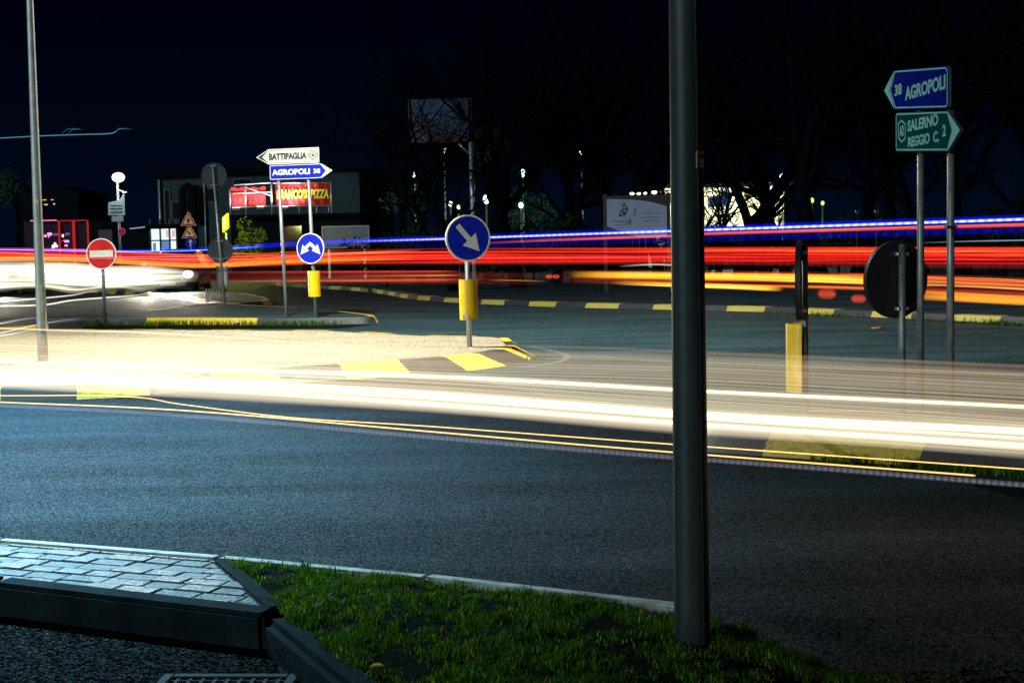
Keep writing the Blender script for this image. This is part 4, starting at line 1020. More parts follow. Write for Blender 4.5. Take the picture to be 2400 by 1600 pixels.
for i, (px, py, e, lab) in enumerate(((566, 485, 40, 'left floodlight under the slack red banner'), (622, 483, 40, 'floodlight at the scaffold corner between the two red banners'), (677, 485, 90, 'floodlight under the letters of the red FRANCO\'S PIZZA banner'))):
    q = b + Vector((x_(px), -.75, z_(py)))
    t = empty('floodlight', q, 0, lab, 'floodlight', 'floodlights under the red banners')
    mb = MB(); mb.box((0, 0, -.06), (.36, .2, .1), bevel=.02); mb.tube([(0, .05, -.08), (0, .5, -.12)], .025, 6); mb.build('housing', M['galv_dark'], t)
    mb = MB(); mb.box((0, .02, .0), (.32, .16, .03)); mb.build('lens', M['flood'], t)
    L = bpy.data.lights.new('floodlight_beam', 'SPOT'); L.energy = e * 6; L.color = (1, .95, .9); L.spot_size = R(120); L.spot_blend = .8; L.shadow_soft_size = .1
    o = bpy.data.objects.new('floodlight_beam', L); COL.objects.link(o); o.location = q + Vector((0, 0, .06)); o.rotation_euler = Vector((0 if i < 2 else .05, .75, .9)).to_track_quat('-Z', 'Y').to_euler()
# yellow light box
Y = 60.0; k = 1 / ppm(Y); b = D(533, 640, Y); b.z = 0
t = empty('light_box', b, R(0), 'glowing yellow upright shop light box beside the green bush', 'lit sign')
w = 6.5 * k; zt, zb = D(533, 499, Y).z, D(533, 545, Y).z
mb = MB(); mb.prism(rounded([(-w, zb), (w, zb + 11 * k), (w, zt), (-w, zt - 11 * k)], .03), -.12, .12); lb = mb.build('panel', glow('yellow light box', (1.0, .85, .0), 2.2), t)
flat(lb, 'motif', [[(x, zb + (zt - zb) * f_), (x + .10, zb + (zt - zb) * f_ + .04), (x + .06, zb + (zt - zb) * f_ + .12)] for x, f_ in ((-.06, .2), (-.09, .36), (-.03, .52), (-.06, .68))], -.122, glow('light box motif', (1, 1, .75), 4))
mb = MB(); mb.tube([(0, 0, 0), (0, 0, zb)], .05, 8); mb.build('pole', M['galv_dark'], t)
L = bpy.data.lights.new('light_box_glow', 'POINT'); L.energy = 520; L.color = (1, .92, .25); L.shadow_soft_size = .3
o = bpy.data.objects.new('light_box_glow', L); COL.objects.link(o); o.location = b + Vector((.5, -.9, (zt + zb) / 2 + .2))

# kiosk with a lit shop front
Y = 68.0; k = 1 / ppm(Y); b = D(380, 640, Y); b.z = 0
x_ = lambda px: (px - 380) * k
z_ = lambda py: D(380, py, Y).z
t = empty('kiosk', b, 0, 'small flat roofed glass kiosk with a bright white lit front, left of the warning triangles', 'kiosk')
M['lit_white'] = glow('lit kiosk interior', (.80, 1.0, .95), 1.1)
M['lit_blue'] = glow('lit blue panel', (.15, .30, .75), .8)
M['lit_pink'] = glow('lit poster', (1.0, .6, .7), .8)
mb = MB(); mb.prism([(x_(306), 0), (x_(420), 0), (x_(420), z_(534)), (x_(306), z_(537))], .1, 3); mb.build('body', M['wall_dark'], t)
mb = MB(); mb.prism([(x_(350), z_(533.5)), (x_(424), z_(533.5)), (x_(422), z_(526)), (x_(352), z_(526))], -.5, 3.2); mb.build('roof', M['roof_dark'], t)
mb = MB(); mb.prism([(x_(312), z_(536)), (x_(351), z_(533)), (x_(351), z_(530)), (x_(312), z_(533.5))], -.3, .0); mb.build('awning_edge', M['white_cool'], t)
def pane2(x0, x1, y0, y1, m, nm='lit_window', y=.05):
    mb = MB(); mb.prism([(x_(x0), z_(y1)), (x_(x1), z_(y1)), (x_(x1), z_(y0)), (x_(x0), z_(y0))], y, y + .04); return mb.build(nm, m, t)
pane2(357, 378.5, 535, 562, M['lit_white']); pane2(379.8, 400, 535, 562, M['lit_white']); pane2(402, 417, 536, 562, M['lit_white'])
pane2(357, 378.5, 565, 588, M['lit_white']); pane2(402, 416, 565, 588, M['lit_white']); pane2(380, 400, 565, 588, M['lit_blue'])
pane2(392, 399, 540, 556, M['lit_pink'], 'poster', .0); pane2(361, 368, 569, 588, M['lit_blue'], 'poster', .0); pane2(406, 413, 540, 556, M['lit_pink'], 'poster', .0)
mb = MB()
for px in (356, 379.2, 401, 417.5): mb.box((x_(px), .0, z_(560) / 2 + .9), (.07, .1, 2.0))
for py in (563.5, 535): mb.box((x_(387), -.02, z_(py)), (62 * k, .1, .06))
mb.build('mullions', M['frame_dark'], t)
# pavilion with a red frame made to glow
Y = 74.0; k = 1 / ppm(Y); b = D(160, 640, Y); b.z = 0
x_ = lambda px: (px - 160) * k
z_ = lambda py: D(160, py, Y).z
t = empty('glass_pavilion', b, 0, 'dark glass pavilion with thin red edge lights and pink lamps inside, behind the pale lamppost', 'pavilion')
M['neon'] = glow('red edge light', (.9, .03, .03), .55); M['neon_pink'] = glow('pink edge light', (1, .2, .5), 1.0)  # red frame paint given a weak glow of its own
M['pav_glass'] = mat('pavilion glass', (.03, .02, .035), .15, spec=.6)
mb = MB(); mb.prism([(x_(60), 0), (x_(211), 0), (x_(211), z_(517)), (x_(60), z_(514))], .1, 6); mb.build('glass_wall', M['pav_glass'], t)
mb = MB(); mb.prism([(x_(58), z_(515)), (x_(213), z_(518)), (x_(213), z_(513)), (x_(58), z_(510))], -.3, 6.2); mb.build('roof', M['roof_dark'], t)
for px in (143, 177, 210):
    mb = MB(); mb.box((x_(px), .0, z_(518) / 2), (.07 if px != 177 else .12, .08, z_(518))); mb.build('red_mullion', M['neon'], t)
mb = MB(); mb.box((x_(178), -.32, z_(517.5)), (x_(212) - x_(144), .05, .05)); mb.build('red_eave_light', M['neon'], t)
mb = MB(); mb.box((x_(112), -.32, z_(516)), (x_(143) - x_(82), .05, .06)); mb.build('pink_eave_light', M['neon_pink'], t)
M['pink_l'] = glow('pink lamp', (1.0, .35, .8), 1.3); M['warm_l'] = glow('warm lamp', (1.0, .85, .7), 2.0); M['violet_l'] = glow('violet panel', (.35, .10, .40), .6)
rnd = random.Random(9)
for i in range(16):
    px = rnd.uniform(103, 164); py = rnd.choice((550, 565, 572, 578)) + rnd.uniform(-3, 3); w = rnd.uniform(1.5, 7) * k; hgt = rnd.uniform(1, 3.5) * k
    mb = MB(); mb.box((x_(px), .06, z_(py)), (w * 2, .04, hgt * 2), bevel=.01); mb.build('inside_lamp', rnd.choice((M['pink_l'], M['warm_l'], M['violet_l'])), t)
# far house with small lit windows
Y = 120.0; k = 1 / ppm(Y); b = D(90, 640, Y); b.z = 0
x_ = lambda px: (px - 90) * k
z_ = lambda py: D(90, py, Y).z
t = empty('far_house', b, 0, 'unlit far house with a few small orange windows, left of the far street lamp', 'house')
mb = MB(); mb.prism([(x_(40), 0), (x_(190), 0), (x_(190), z_(450)), (x_(115), z_(432)), (x_(40), z_(452))], 0, 9); mb.build('wall', mat('far wall', (.004, .007, .010), 1, spec=.02), t)
M['win_orange'] = glow('orange window', (1.0, .55, .10), .9); M['win_white'] = glow('white window', (1.0, .95, .8), .7)
for px, py, w, h_, m in ((112, 469, 10, 2, M['win_orange']), (130, 469, 6, 2, M['win_orange']), (115, 480, 8, 2.5, M['win_white']), (134, 479, 4, 3, M['win_white'])):
    mb = MB(); mb.box((x_(px), -.02, z_(py)), (w * k, .06, h_ * k)); mb.build('window', m, t)

# lit pavilion among the trees at the right
Y = 64.0; k = 1 / ppm(Y); b = D(1740, 620, Y); b.z = 0
x_ = lambda px: (px - 1740) * k
z_ = lambda py: D(1740, py, Y).z
t = empty('station_building', b, 0, 'brightly lit cream walled building with blue glazing seen through the bare trees', 'building')
M['cream_wall'] = mat('cream wall', (.62, .60, .46), .8, noise=.15, nscale=2)
mb = MB(); mb.prism([(x_(1560), 0), (x_(1838), 0), (x_(1838), z_(438)), (x_(1560), z_(438))], 0, 8); mb.build('wall', M['cream_wall'], t)
mb = MB(); mb.prism([(x_(1550), z_(438)), (x_(1850), z_(438)), (x_(1850), z_(430)), (x_(1550), z_(430))], -1.0, 8.4); mb.build('canopy', M['roof_dark'], t)
mb = MB(); mb.prism([(x_(1559), 0), (x_(1839), 0), (x_(1839), z_(530)), (x_(1559), z_(530))], -.08, -.01); mb.build('plinth', M['roof_dark'], t)  # dark panel added to hide the lower part of the lit wall
M['blue_win'] = glow('blue lit glazing', (.05, .16, .42), .55)
for x0, x1, y0, y1 in ((1664, 1690, 460, 480), (1692, 1706, 448, 480), (1784, 1796, 446, 476), (1590, 1640, 455, 480)):
    mb = MB(); mb.prism([(x_(x0), z_(y1)), (x_(x1), z_(y1)), (x_(x1), z_(y0)), (x_(x0), z_(y0))], -.05, .02); w_ = mb.build('window', M['blue_win'], t)
    mb = MB(); mb.ring([(x_(x0) - .05, z_(y1) - .05), (x_(x1) + .05, z_(y1) - .05), (x_(x1) + .05, z_(y0) + .05), (x_(x0) - .05, z_(y0) + .05)], [(x_(x0), z_(y1)), (x_(x1), z_(y1)), (x_(x1), z_(y0)), (x_(x0), z_(y0))], -.08, .0); mb.build('frame', M['frame_dark'], w_)
M['tube_lamp'] = glow('canopy lamp', (1.0, 1.0, .75), 4)
for px in (1665, 1682, 1697, 1792, 1812, 1600):
    mb = MB(); mb.box((x_(px), -.5, z_(443)), (11 * k, .25, .12), bevel=.02); mb.build('canopy_lamp', M['tube_lamp'], t)
for px, e in ((1600, 90), (1680, 130), (1740, 90), (1795, 130)):
    L = bpy.data.lights.new('canopy_light', 'POINT'); L.energy = e * 3.0; L.color = (1, 1, .72); L.shadow_soft_size = .3
    o = bpy.data.objects.new('canopy_light', L); COL.objects.link(o); o.location = b + Vector((x_(px), -1.5, z_(449)))
# floodlight row over the advertising board
M['row_lamp'] = glow('row lamp', (1.0, 1.0, .72), 7)
for i, (px, py, w, lab) in enumerate(((1481, 454, 5, 'leftmost small lamp of the row above the curved advertising board'), (1497, 454, 4.5, 'second small lamp from the left above the curved advertising board'),
                                      (1512, 453, 4, 'third small lamp from the left above the curved advertising board'), (1533, 451, 6, 'brightest lamp of the row above the advertising board, next to the lamppost'))):
    Y = 52.0; k = 1 / ppm(Y); p = D(px, py, Y)
    t = empty('area_lamp', (p.x, p.y, 0), 0, lab, 'lamp', 'row of lamps above the advertising board')
    mb = MB(); mb.tube([(0, 0, 0), (0, 0, p.z)], .03, 6); mb.build('pole', M['galv_dark'], t)
    mb = MB(); mb.box((0, -.05, p.z), (2 * w * k, .1, w * .9 * k), bevel=.02); mb.build('lens', M['row_lamp'], t)
# garden lamps among the trees
M['garden'] = glow('garden lamp', (.55, 1.0, .85), 5); M['garden_blue'] = glow('blue white lamp', (.55, .75, 1.0), 6); M['garden_warm'] = glow('warm garden lamp', (.95, 1.0, .55), 4); M['garden_green'] = glow('green garden lamp', (.45, .9, .15), 2)
spots = [(1041, 353, 60, .10, 'garden', 'teal white lamp shining through twigs under the high hoarding'), (1225, 406, 61, .13, 'garden', 'teal lamp among bare trunks right of the hoarding pole'), (1363, 357, 62, .09, 'garden_warm', 'small warm lamp high among bare branches above the advertising board'),
         (1140, 467, 58, .14, 'garden_blue', 'blue white lamp low among the trees above the round arrow sign'), (1056, 478, 58, .08, 'garden_warm', 'small warm lamp low in the trees left of the arrow sign, the higher one'), (1075, 486, 58, .07, 'garden_warm', 'small warm lamp low in the trees just left of the arrow sign, the lower one'),
         (1172, 482, 60, .09, 'garden', 'teal lamp low in the trees just right of the arrow sign'), (1221, 481, 60, .10, 'garden', 'teal lamp low between leaning trunks right of the arrow sign'), (1834, 415, 63, .12, 'white', 'white lamp in twigs above the right end of the lit wall'),
         (1903, 470, 56, .08, 'garden_green', 'green lamp in the dark hedge right of the lit wall, left of a pair'), (1928, 476, 56, .07, 'garden_green', 'small green lamp in the dark hedge, farthest right of the lit wall'), (972, 408, 60, .13, 'garden', 'teal lamp among bare trees left of the high hoarding')]
M['white_l'] = glow('white lamp', (1, 1, .95), 4)
for px, py, Y, r, mk, lab in spots:
    p = D(px, py, Y); t = empty('garden_lamp', (p.x, p.y, 0), 0, lab, 'lamp', 'lamps among the trees')
    mb = MB(); mb.tube([(0, 0, 0), (0, 0, p.z - r * .8)], .035, 6); mb.build('pole', M['galv_dark'], t)
    mb = MB(); mb.sphere((0, 0, p.z), r, 1, 1, 1.3, 10); mb.build('globe', M['white_l'] if mk == 'white' else M[mk], t)
for px, py, Y, e, colr in ((1150, 330, 63, 60, (.3, 1, .8)), (975, 430, 61, 40, (.3, .9, .8)), (1225, 440, 63, 40, (.35, 1, .85)), (1060, 480, 60, 14, (.5, 1, .5)), (1340, 470, 60, 18, (.35, .9, .9)), (1900, 480, 57, 6, (.5, 1, .2))):
    L = bpy.data.lights.new('garden_light', 'POINT'); L.energy = e; L.color = colr; L.shadow_soft_size = .3
    o = bpy.data.objects.new('garden_light', L); COL.objects.link(o); o.location = D(px, py, Y) + Vector((0, -1.6, 0))

# ================================================================ TREES
M['bark'] = mat('dark bark', (.0022, .0036, .0055), 1.0, spec=.01, noise=.4, nscale=6, bump=.5, bscale=14)
def leaf_mat(name, a, b_):
    m = bpy.data.materials.new(name); m.use_nodes = True; t = m.node_tree; t.nodes.clear()
    o = t.nodes.new('ShaderNodeOutputMaterial'); d = t.nodes.new('ShaderNodeBsdfDiffuse'); tl = t.nodes.new('ShaderNodeBsdfTranslucent'); c = t.nodes.new('ShaderNodeTexCoord'); s = t.nodes.new('ShaderNodeSeparateXYZ'); t.links.new(c.outputs['UV'], s.inputs[0])
    mix = t.nodes.new('ShaderNodeMix'); mix.data_type = 'RGBA'; t.links.new(s.outputs[0], mix.inputs['Factor']); mix.inputs[6].default_value = (*a, 1); mix.inputs[7].default_value = (*b_, 1)
    for n in (d, tl): t.links.new(mix.outputs[2], n.inputs[0])
    m1 = t.nodes.new('ShaderNodeMixShader'); m1.inputs[0].default_value = .35; t.links.new(d.outputs[0], m1.inputs[1]); t.links.new(tl.outputs[0], m1.inputs[2]); t.links.new(m1.outputs[0], o.inputs[0]); return m
M['leaf'] = leaf_mat('leaves', (.035, .075, .012), (.09, .13, .02)); M['leaf_dark'] = leaf_mat('dark leaves', (.012, .03, .014), (.03, .05, .02)); M['leaf_teal'] = leaf_mat('blue green leaves', (.03, .07, .05), (.06, .12, .08))
def bare_tree(seed, height, lean, r0, twig=1.0):
    """returns trunk mesh and branch mesh"""
    rnd = random.Random(seed); tb, bb = MB(), MB()
    def limb(mb, p, d, L, r, n):
        pts = [p]; rad = [r]; k = max(3, int(L / .35)) if L > 1 else 3
        for i in range(k):
            d = (d + Vector((rnd.gauss(0, .10), rnd.gauss(0, .10), rnd.gauss(.02, .06)))).normalized(); p = p + d * L / k; pts.append(p); rad.append(r * (1 - .72 * (i + 1) / k))
        mb.tube(pts, rad, n, caps=False); return pts, rad
    def grow(p, d, L, r, lev):
        pts, rad = limb(bb, p, d, L, r, (6, 5, 4, 3)[min(lev, 3)])
        if lev >= 3: return
        m_ = (5, 5, 4)[lev]
        for q in range(int(m_ * twig) + rnd.randint(0, 2)):
            i = rnd.randint(1, len(pts) - 1); dd = (pts[i] - pts[i - 1]).normalized()
            ax = Vector((rnd.gauss(0, 1), rnd.gauss(0, 1), rnd.gauss(.25, .7))).normalized()
            nd = (dd * rnd.uniform(.5, 1) + ax * rnd.uniform(.5, .95)).normalized()
            grow(pts[i], nd, L * rnd.uniform(.40, .68), max(.006, rad[i] * rnd.uniform(.5, .75)), lev + 1)
    pts, rad = limb(tb, Vector((0, 0, -.1)), Vector((lean, rnd.uniform(-.1, .1), 1)).normalized(), height * .62, r0, 9)
    n = len(pts)
    for q in range(9):
        i = min(n - 1, int(n * (.35 + .65 * q / 8))); d = Vector((rnd.gauss(0, 1), rnd.gauss(0, 1), rnd.uniform(.3, 1.3))).normalized()
        grow(pts[i], d, height * rnd.uniform(.28, .48), max(.03, rad[i] * .6), 0)
    return tb.mesh('trunk', M['bark']), bb.mesh('branches', M['bark'])
tree_meshes = [bare_tree(20 + i, h, l, r) for i, (h, l, r) in enumerate(((11, .06, .26), (12, -.22, .28), (10, .12, .22), (12.5, -.08, .32), (9, .28, .2)))]
def plant_tree(i, px, Y, s, rz, label, group='bare trees behind the far road'):
    p = D(px, 600, Y); t = empty('bare_tree', (p.x, p.y, 0), rz, label, 'tree', group); t.scale = (s, s, s)
    for nm, me in zip(('trunk', 'crown'), tree_meshes[i]):
        o = bpy.data.objects.new(nm, me); COL.objects.link(o); o.parent = t
same = 'bare tree lost in the dark row behind the far road'
trees = [(3, 1735, 50, 1.0, 0, 'bare dark trunk standing in front of the left half of the lit cream wall'), (2, 1790, 49, 1.0, 2.6, 'bare slim trunk crossing the right half of the lit cream wall'), (1, 1925, 46, 1.15, .1, 'bare leaning trunk just right of the lit cream wall'),
         (4, 1845, 53, 1.1, 3.0, 'bare trunk at the right end of the lit cream wall'), (1, 1215, 47, 1.0, 0.2, 'bare leaning trunk just right of the high hoarding pole'), (0, 1145, 52, .9, 1.0, 'bare tree whose twigs cross behind the hoarding pole'),
         (2, 985, 53, .9, 4.0, 'bare tree below the high hoarding on its left side'), (0, 930, 56, .85, 2.2, 'bare tree at the left end of the tree row'), (4, 1300, 50, 1.0, .4, same), (3, 1375, 54, .95, 2.0, same), (0, 1445, 50, 1.0, 5.0, same), (2, 1545, 53, 1.1, 1.2, same),
         (1, 1620, 56, 1.0, 3.6, same), (0, 2010, 48, 1.05, .9, same), (3, 2090, 52, 1.0, 4.4, same), (4, 2170, 47, 1.1, 2.4, same), (1, 2260, 50, 1.1, .3, same), (2, 2340, 46, 1.1, 5.6, same), (3, 2440, 48, 1.2, 1.5, same), (2, 1062, 44.3, .85, 3.3, 'bare tree whose branches cross the front of the high hoarding')]
for a_ in trees: plant_tree(*a_)
for i, (px, Y, sc_i, rz) in enumerate(((1660, 57, .42, .3), (1762, 56, .5, 5.0), (1682, 55, .55, 2.0), (1805, 57, .45, 1.1), (1650, 52, .7, 2.7))):
    plant_tree((4, 2, 0)[i % 3], px, Y, sc_i, rz, 'low bare sapling tangled in front of the lit cream wall', 'saplings before the lit wall')
def leafy(rnd, n, rx, ry, rz_, cz, size, clumps=14, m=None):
    mb = MB(); C_ = []
    for i in range(clumps):
        v = Vector((rnd.gauss(0, 1), rnd.gauss(0, 1), rnd.gauss(0, 1))).normalized() * rnd.uniform(.35, .85); C_.append((Vector((v.x * rx, v.y * ry, v.z * rz_ + cz)), rnd.uniform(.25, .5)))
    for i in range(n):
        c, cr = rnd.choice(C_); v = Vector((rnd.gauss(0, 1), rnd.gauss(0, 1), rnd.gauss(0, 1))).normalized() * cr * rnd.uniform(.6, 1.1); p = c + Vector((v.x * rx, v.y * ry, v.z * rz_))
        a_ = Vector((rnd.gauss(0, 1), rnd.gauss(0, 1), rnd.gauss(0, .7))).normalized(); b_ = a_.cross(Vector((rnd.gauss(0, 1), rnd.gauss(0, 1), rnd.gauss(0, 1)))).normalized(); s = size * rnd.uniform(.6, 1.3); h_ = rnd.random()
        mb.face([p - a_ * s, p - b_ * s * .5, p + a_ * s, p + b_ * s * .5], [(h_, 0)] * 4)
    return mb.mesh('foliage', m)
def plant(name, me, px, py, Y, s, rz, label, cat, group=None, stem=.05):
    p = D(px, py, Y); t = empty(name, (p.x, p.y, 0), rz, label, cat, group); t.scale = (s, s, s)
    o = bpy.data.objects.new('crown', me); COL.objects.link(o); o.parent = t
    zmin = min(v.co.z for v in me.vertices); zmid = sum(v.co.z for v in me.vertices) / len(me.vertices)
    mb = MB(); mb.tube([(0, 0, -.05), (.03, .02, zmid * .5), (0, .04, zmid)], [stem, stem * .8, stem * .4], 7, caps=False)
    for q in range(5): mb.tube([(0, .03, zmid * .6), (math.cos(q * 1.3) * .4, math.sin(q * 1.3) * .4, zmid * 1.05)], [stem * .5, .008], 5, caps=False)
    mb.build('trunk', M['bark'], t); return t
rnd = random.Random(2)
plant('bush', leafy(rnd, 1500, .75, .6, .95, 1.75, .085, 16, M['leaf']), 582, 600, 61.5, 1.0, 0, 'leafy bush lit yellow green beside the yellow light box', 'bush')
plant('shrub', leafy(rnd, 260, .35, .3, .55, 1.9, .07, 8, M['leaf_dark']), 421, 600, 66, .62, 0, 'dark shrub in silhouette at the right end of the lit kiosk', 'shrub')
teal = leafy(rnd, 2600, 1.0, .8, 1.1, 0, .07, 20, M['leaf_teal'])
for v in teal.vertices: v.co.z += 5.6
plant('leafy_tree', teal, 1150, 600, 64.5, 1.0, 0, 'round leafy treetop lit teal from below right of the high hoarding', 'tree', None, .09)
teal2 = leafy(rnd, 2400, 1.5, 1, 1.0, 3.4, .08, 18, M['leaf_teal'])
plant('leafy_tree', teal2, 972, 600, 64, 1.0, 0, 'dim teal lit evergreen tree left of and below the high hoarding', 'tree', None, .08)
teal3 = leafy(rnd, 1800, 1.2, 1, .9, 2.9, .08, 16, M['leaf_teal'])
plant('leafy_tree', teal3, 1245, 600, 65, 1.0, 0, 'dim teal lit evergreen between bare trunks right of the arrow sign', 'tree', None, .08)
plant('leafy_tree', leafy(rnd, 1500, 1.2, 1, 1.2, 5.4, .10, 14, M['leaf_teal']), 46, 600, 92, 1.0, 0, 'dim tall evergreen at the far left behind the pale lamppost', 'tree', None, .12)
hedge = [leafy(random.Random(40 + i), 1700, 1.5, .9, .95, 1.15, .085, 16, M['leaf_dark']) for i in range(3)]
sameh = 'dark hedge bush in the unlit row below the bare trees'
for i, px in enumerate((905, 985, 1070, 1160, 1250, 1340, 1590, 1690, 1790, 1880, 1965, 2050, 2140, 2230, 2320, 2410)):
    plant('hedge_bush', hedge[i % 3], px, 600, 50 + (i * 7) % 5, .95 + .1 * (i % 3) if px < 1560 or px > 1850 else .95, i * 1.7, sameh, 'bush', 'hedge bushes below the bare trees', .05)
for i, px in enumerate((660, 730, 480, 620)):
    plant('hedge_bush', hedge[i % 3], px, 600, 63 + i, .7, i * 2.1, 'dark bush in front of the low pizzeria building', 'bush', 'dark bushes by the pizzeria', .05)

# ================================================================ STREAKS OF LIGHT LEFT BY THE TRAFFIC
def band(name, path, ry, rz, m, parent=None, n=20, taper=True):
    """closed elliptical tube along a path: ry half thickness, rz half height (numbers or lists); UV = length in metres, height -1..1"""
    k = len(path); u = 0; mb = MB(); rings = []
    for i, p in enumerate(path):
        t = (path[min(i + 1, k - 1)] - path[max(i - 1, 0)]); t.z = 0; t.normalize(); nn = Vector((-t.y, t.x, 0))
        if i: u += (p - path[i - 1]).length
        a_ = ry[i] if hasattr(ry, '__len__') else ry; b_ = rz[i] if hasattr(rz, '__len__') else rz
        rings.append((u, [mb.bm.verts.new(p + nn * a_ * math.cos(2 * math.pi * j / n) + Vector((0, 0, b_ * math.sin(2 * math.pi * j / n)))) for j in range(n)]))
    for (u0, r0), (u1, r1) in zip(rings, rings[1:]):
        for j in range(n):
            j2 = (j + 1) % n; f = mb.bm.faces.new((r0[j], r0[j2], r1[j2], r1[j])); f.smooth = True
            v0, v1 = math.sin(2 * math.pi * j / n), math.sin(2 * math.pi * j2 / n)
            for l, uv in zip(f.loops, ((u0, v0), (u0, v1), (u1, v1), (u1, v0))): l[mb.uv].uv = uv
    mb.bm.faces.new(rings[0][1][::-1]); mb.bm.faces.new(rings[-1][1])
    bmesh.ops.recalc_face_normals(mb.bm, faces=mb.bm.faces[:])
    o = mb.build(name, m, parent); return o, u
def plen(path): return sum((b_ - a_).length for a_, b_ in zip(path, path[1:]))
def yn(px, c): return 1.09 * c / (1 + .567 * (px - 1200) / F)                        # the near lane runs obliquely past the camera
def ramp(px, pts):
    for (a_, v0), (b_, v1) in zip(pts, pts[1:]):
        if px <= b_: return v0 + (v1 - v0) * max(0, min(1, (px - a_) / (b_ - a_)))
    return pts[-1][1]
FARY = [(-300, 45), (0, 44), (500, 43.5), (760, 44), (970, 42), (1122, 39), (1530, 34), (1969, 30.5), (2306, 27.5), (2700, 24)]
def near_path(pix, c):
    p = [D(x, y, yn(x, c)) for x, y in pix]
    if pix[0][0] < -200: d = p[0] - p[1]; d.z = 0; p.insert(0, p[0] + d.normalized() * 9)
    if pix[-1][0] > 2900: d = p[-1] - p[-2]; d.z = 0; p.append(p[-1] + d.normalized() * 9)
    return smooth_path(p, 5)
def far_path_(pix, off=0): return smooth_path([D(x, y, ramp(x, FARY) + off) for x, y in pix], 5)
def streak(name, label, path, ry, rz, c1, c2, s, **kw):
    if isinstance(rz, tuple):      # half height given as seen in the photo, in pixels at each end
        n_ = len(path) - 1; rz = [max(.004, (rz[0] + (rz[1] - rz[0]) * i / n_) / ppm(p.y)) for i, p in enumerate(path)]
    m = streak_mat(name + ' light', c1, c2, s, length=plen(path), **kw); o, u = band('light_streak', path, ry, rz, m); return tag(o, label, 'light streak')
def core(parent, path, r, col, s, rz=None, halo=0, **kw):
    m = streak_mat('core light', col, col, s, length=plen(path), fv=.3, contrast=kw.pop('contrast', .6), power=kw.pop('power', 1.0), **kw); o, u = band('streak_core', path, r, rz or r, m, parent, 10)
    if halo:
        for q, g in ((2.0, 1.0), (3.6, .45)):
            m = streak_mat('halo light', col, col, halo * g, length=plen(path), fv=2.5, contrast=1.4, floor=.2, power=1.4, **{k_: v_ for k_, v_ in kw.items() if k_ in ('gain', 'fade')}); band('streak_halo', path, r * q, (rz or r) * q, m, parent, 12)
    return o
CREAM, CREAM2, AMB, ORG = (1.0, .90, .70), (1.0, .80, .50), (1.0, .50, .12), (1.0, .20, .02)
# near lane: broad cream band with bright cores
ext = lambda l: l
p = near_path([(-900, 822), (-300, 850), (0, 868), (500, 893), (1020, 919), (1571, 959), (2000, 988), (2400, 1018), (3000, 1066)], 9.15)
n_ = len(p)
w1 = streak('near cream band', 'broad cream white band of headlight streaks sweeping along the near road', p, .12, [(.165 - .025 * i / n_) for i in range(n_)], CREAM, (1.0, .76, .44), .50, fv=15, contrast=3.4, floor=.05, power=.7, gain=(1.7, .62), fade=(.5, .5), seed=1)
cores = [([(-900, 800), (0, 847), (500, 866), (1020, 882), (1571, 912), (1660, 917), (2400, 953), (3000, 990)], 9.25, .011, 2.1), ([(-900, 832), (0, 872), (500, 893), (1020, 924), (1660, 972), (2400, 1010), (3000, 1045)], 9.1, .022, 2.1), ([(-900, 846), (0, 886), (500, 912), (1020, 948), (1660, 996), (2400, 1043), (3000, 1084)], 9.0, .013, 2.1),
         ([(-900, 838), (0, 880), (500, 902), (1020, 934), (1660, 981), (2400, 1026), (3000, 1062)], 9.05, .007, 1.6)]
for pix, c, r, s in cores: core(w1, near_path(pix, c), r, (1.0, .88, .50), s, floor=.2, power=1.4, halo=.34, gain=(1.5, .85))
p = near_path([(-900, 765), (0, 815), (500, 835), (1020, 858), (1571, 872), (2000, 893), (2400, 915), (3000, 950)], 9.9); n_ = len(p)
streak('near haze band', 'faint translucent warm band of light above the broad cream streak', p, .10, .15, (1.0, .68, .38), (1.0, .80, .54), .38, fv=11, contrast=2.6, floor=.06, power=.7, gain=(1.2, .55), seed=4)
for i, (pix, lab) in enumerate((([(900, 806), (1300, 812), (1660, 826), (2400, 858), (3000, 884)], 'upper of two faint tan light lines crossing the right sign poles'), ([(900, 826), (1300, 832), (1660, 850), (2400, 878), (3000, 902)], 'lower of two faint tan light lines crossing the right sign poles'))):
    streak('faint tan line', lab, near_path(pix, 9.9), .01, .014, CREAM2, AMB, .16, fv=3, contrast=1.2, floor=.2, fade=(4, .5), seed=6 + i)
p = near_path([(-900, 868), (0, 900), (500, 920), (1020, 950), (1571, 998), (2000, 1024), (2400, 1050), (3000, 1084)], 8.9)
streak('near lower cream', 'soft cream light band along the lower edge of the broad near streak', p, .08, .05, CREAM, CREAM2, .45, fv=5, contrast=1.8, floor=.1, gain=(1.0, .8), seed=8)
for pix, lab, r, s in (([(-300, 918), (255, 927), (425, 947), (680, 978), (999, 998), (1500, 1035), (2400, 1099), (3000, 1140)], 'thin amber light line just below the cream streaks, the upper of two', .0045, 2.2), ([(-300, 930), (0, 942), (425, 961), (999, 1010), (1500, 1053), (2288, 1114)], 'thin amber light line low over the road, the lower of two, ending at the right', .006, 2.0)):
    streak('amber line', lab, near_path(pix, 8.6), r, r, AMB, (1.0, .62, .2), s, fv=.3, contrast=.8, floor=.4, fade=(6, .02), seed=2)
streak('led dots', 'dotted pale violet light trail along the lowest edge of the near streaks', near_path([(-300, 940), (0, 950), (425, 973), (999, 1023), (1500, 1065), (1950, 1099), (2400, 1136), (3000, 1180)], 8.45), .010, .017, (.55, .55, .80), (.75, .75, .90), .24, fv=.6, contrast=.8, floor=.4, power=1.0, bead=.038, bead_fill=.4, gain=(1.1, .8), seed=3)

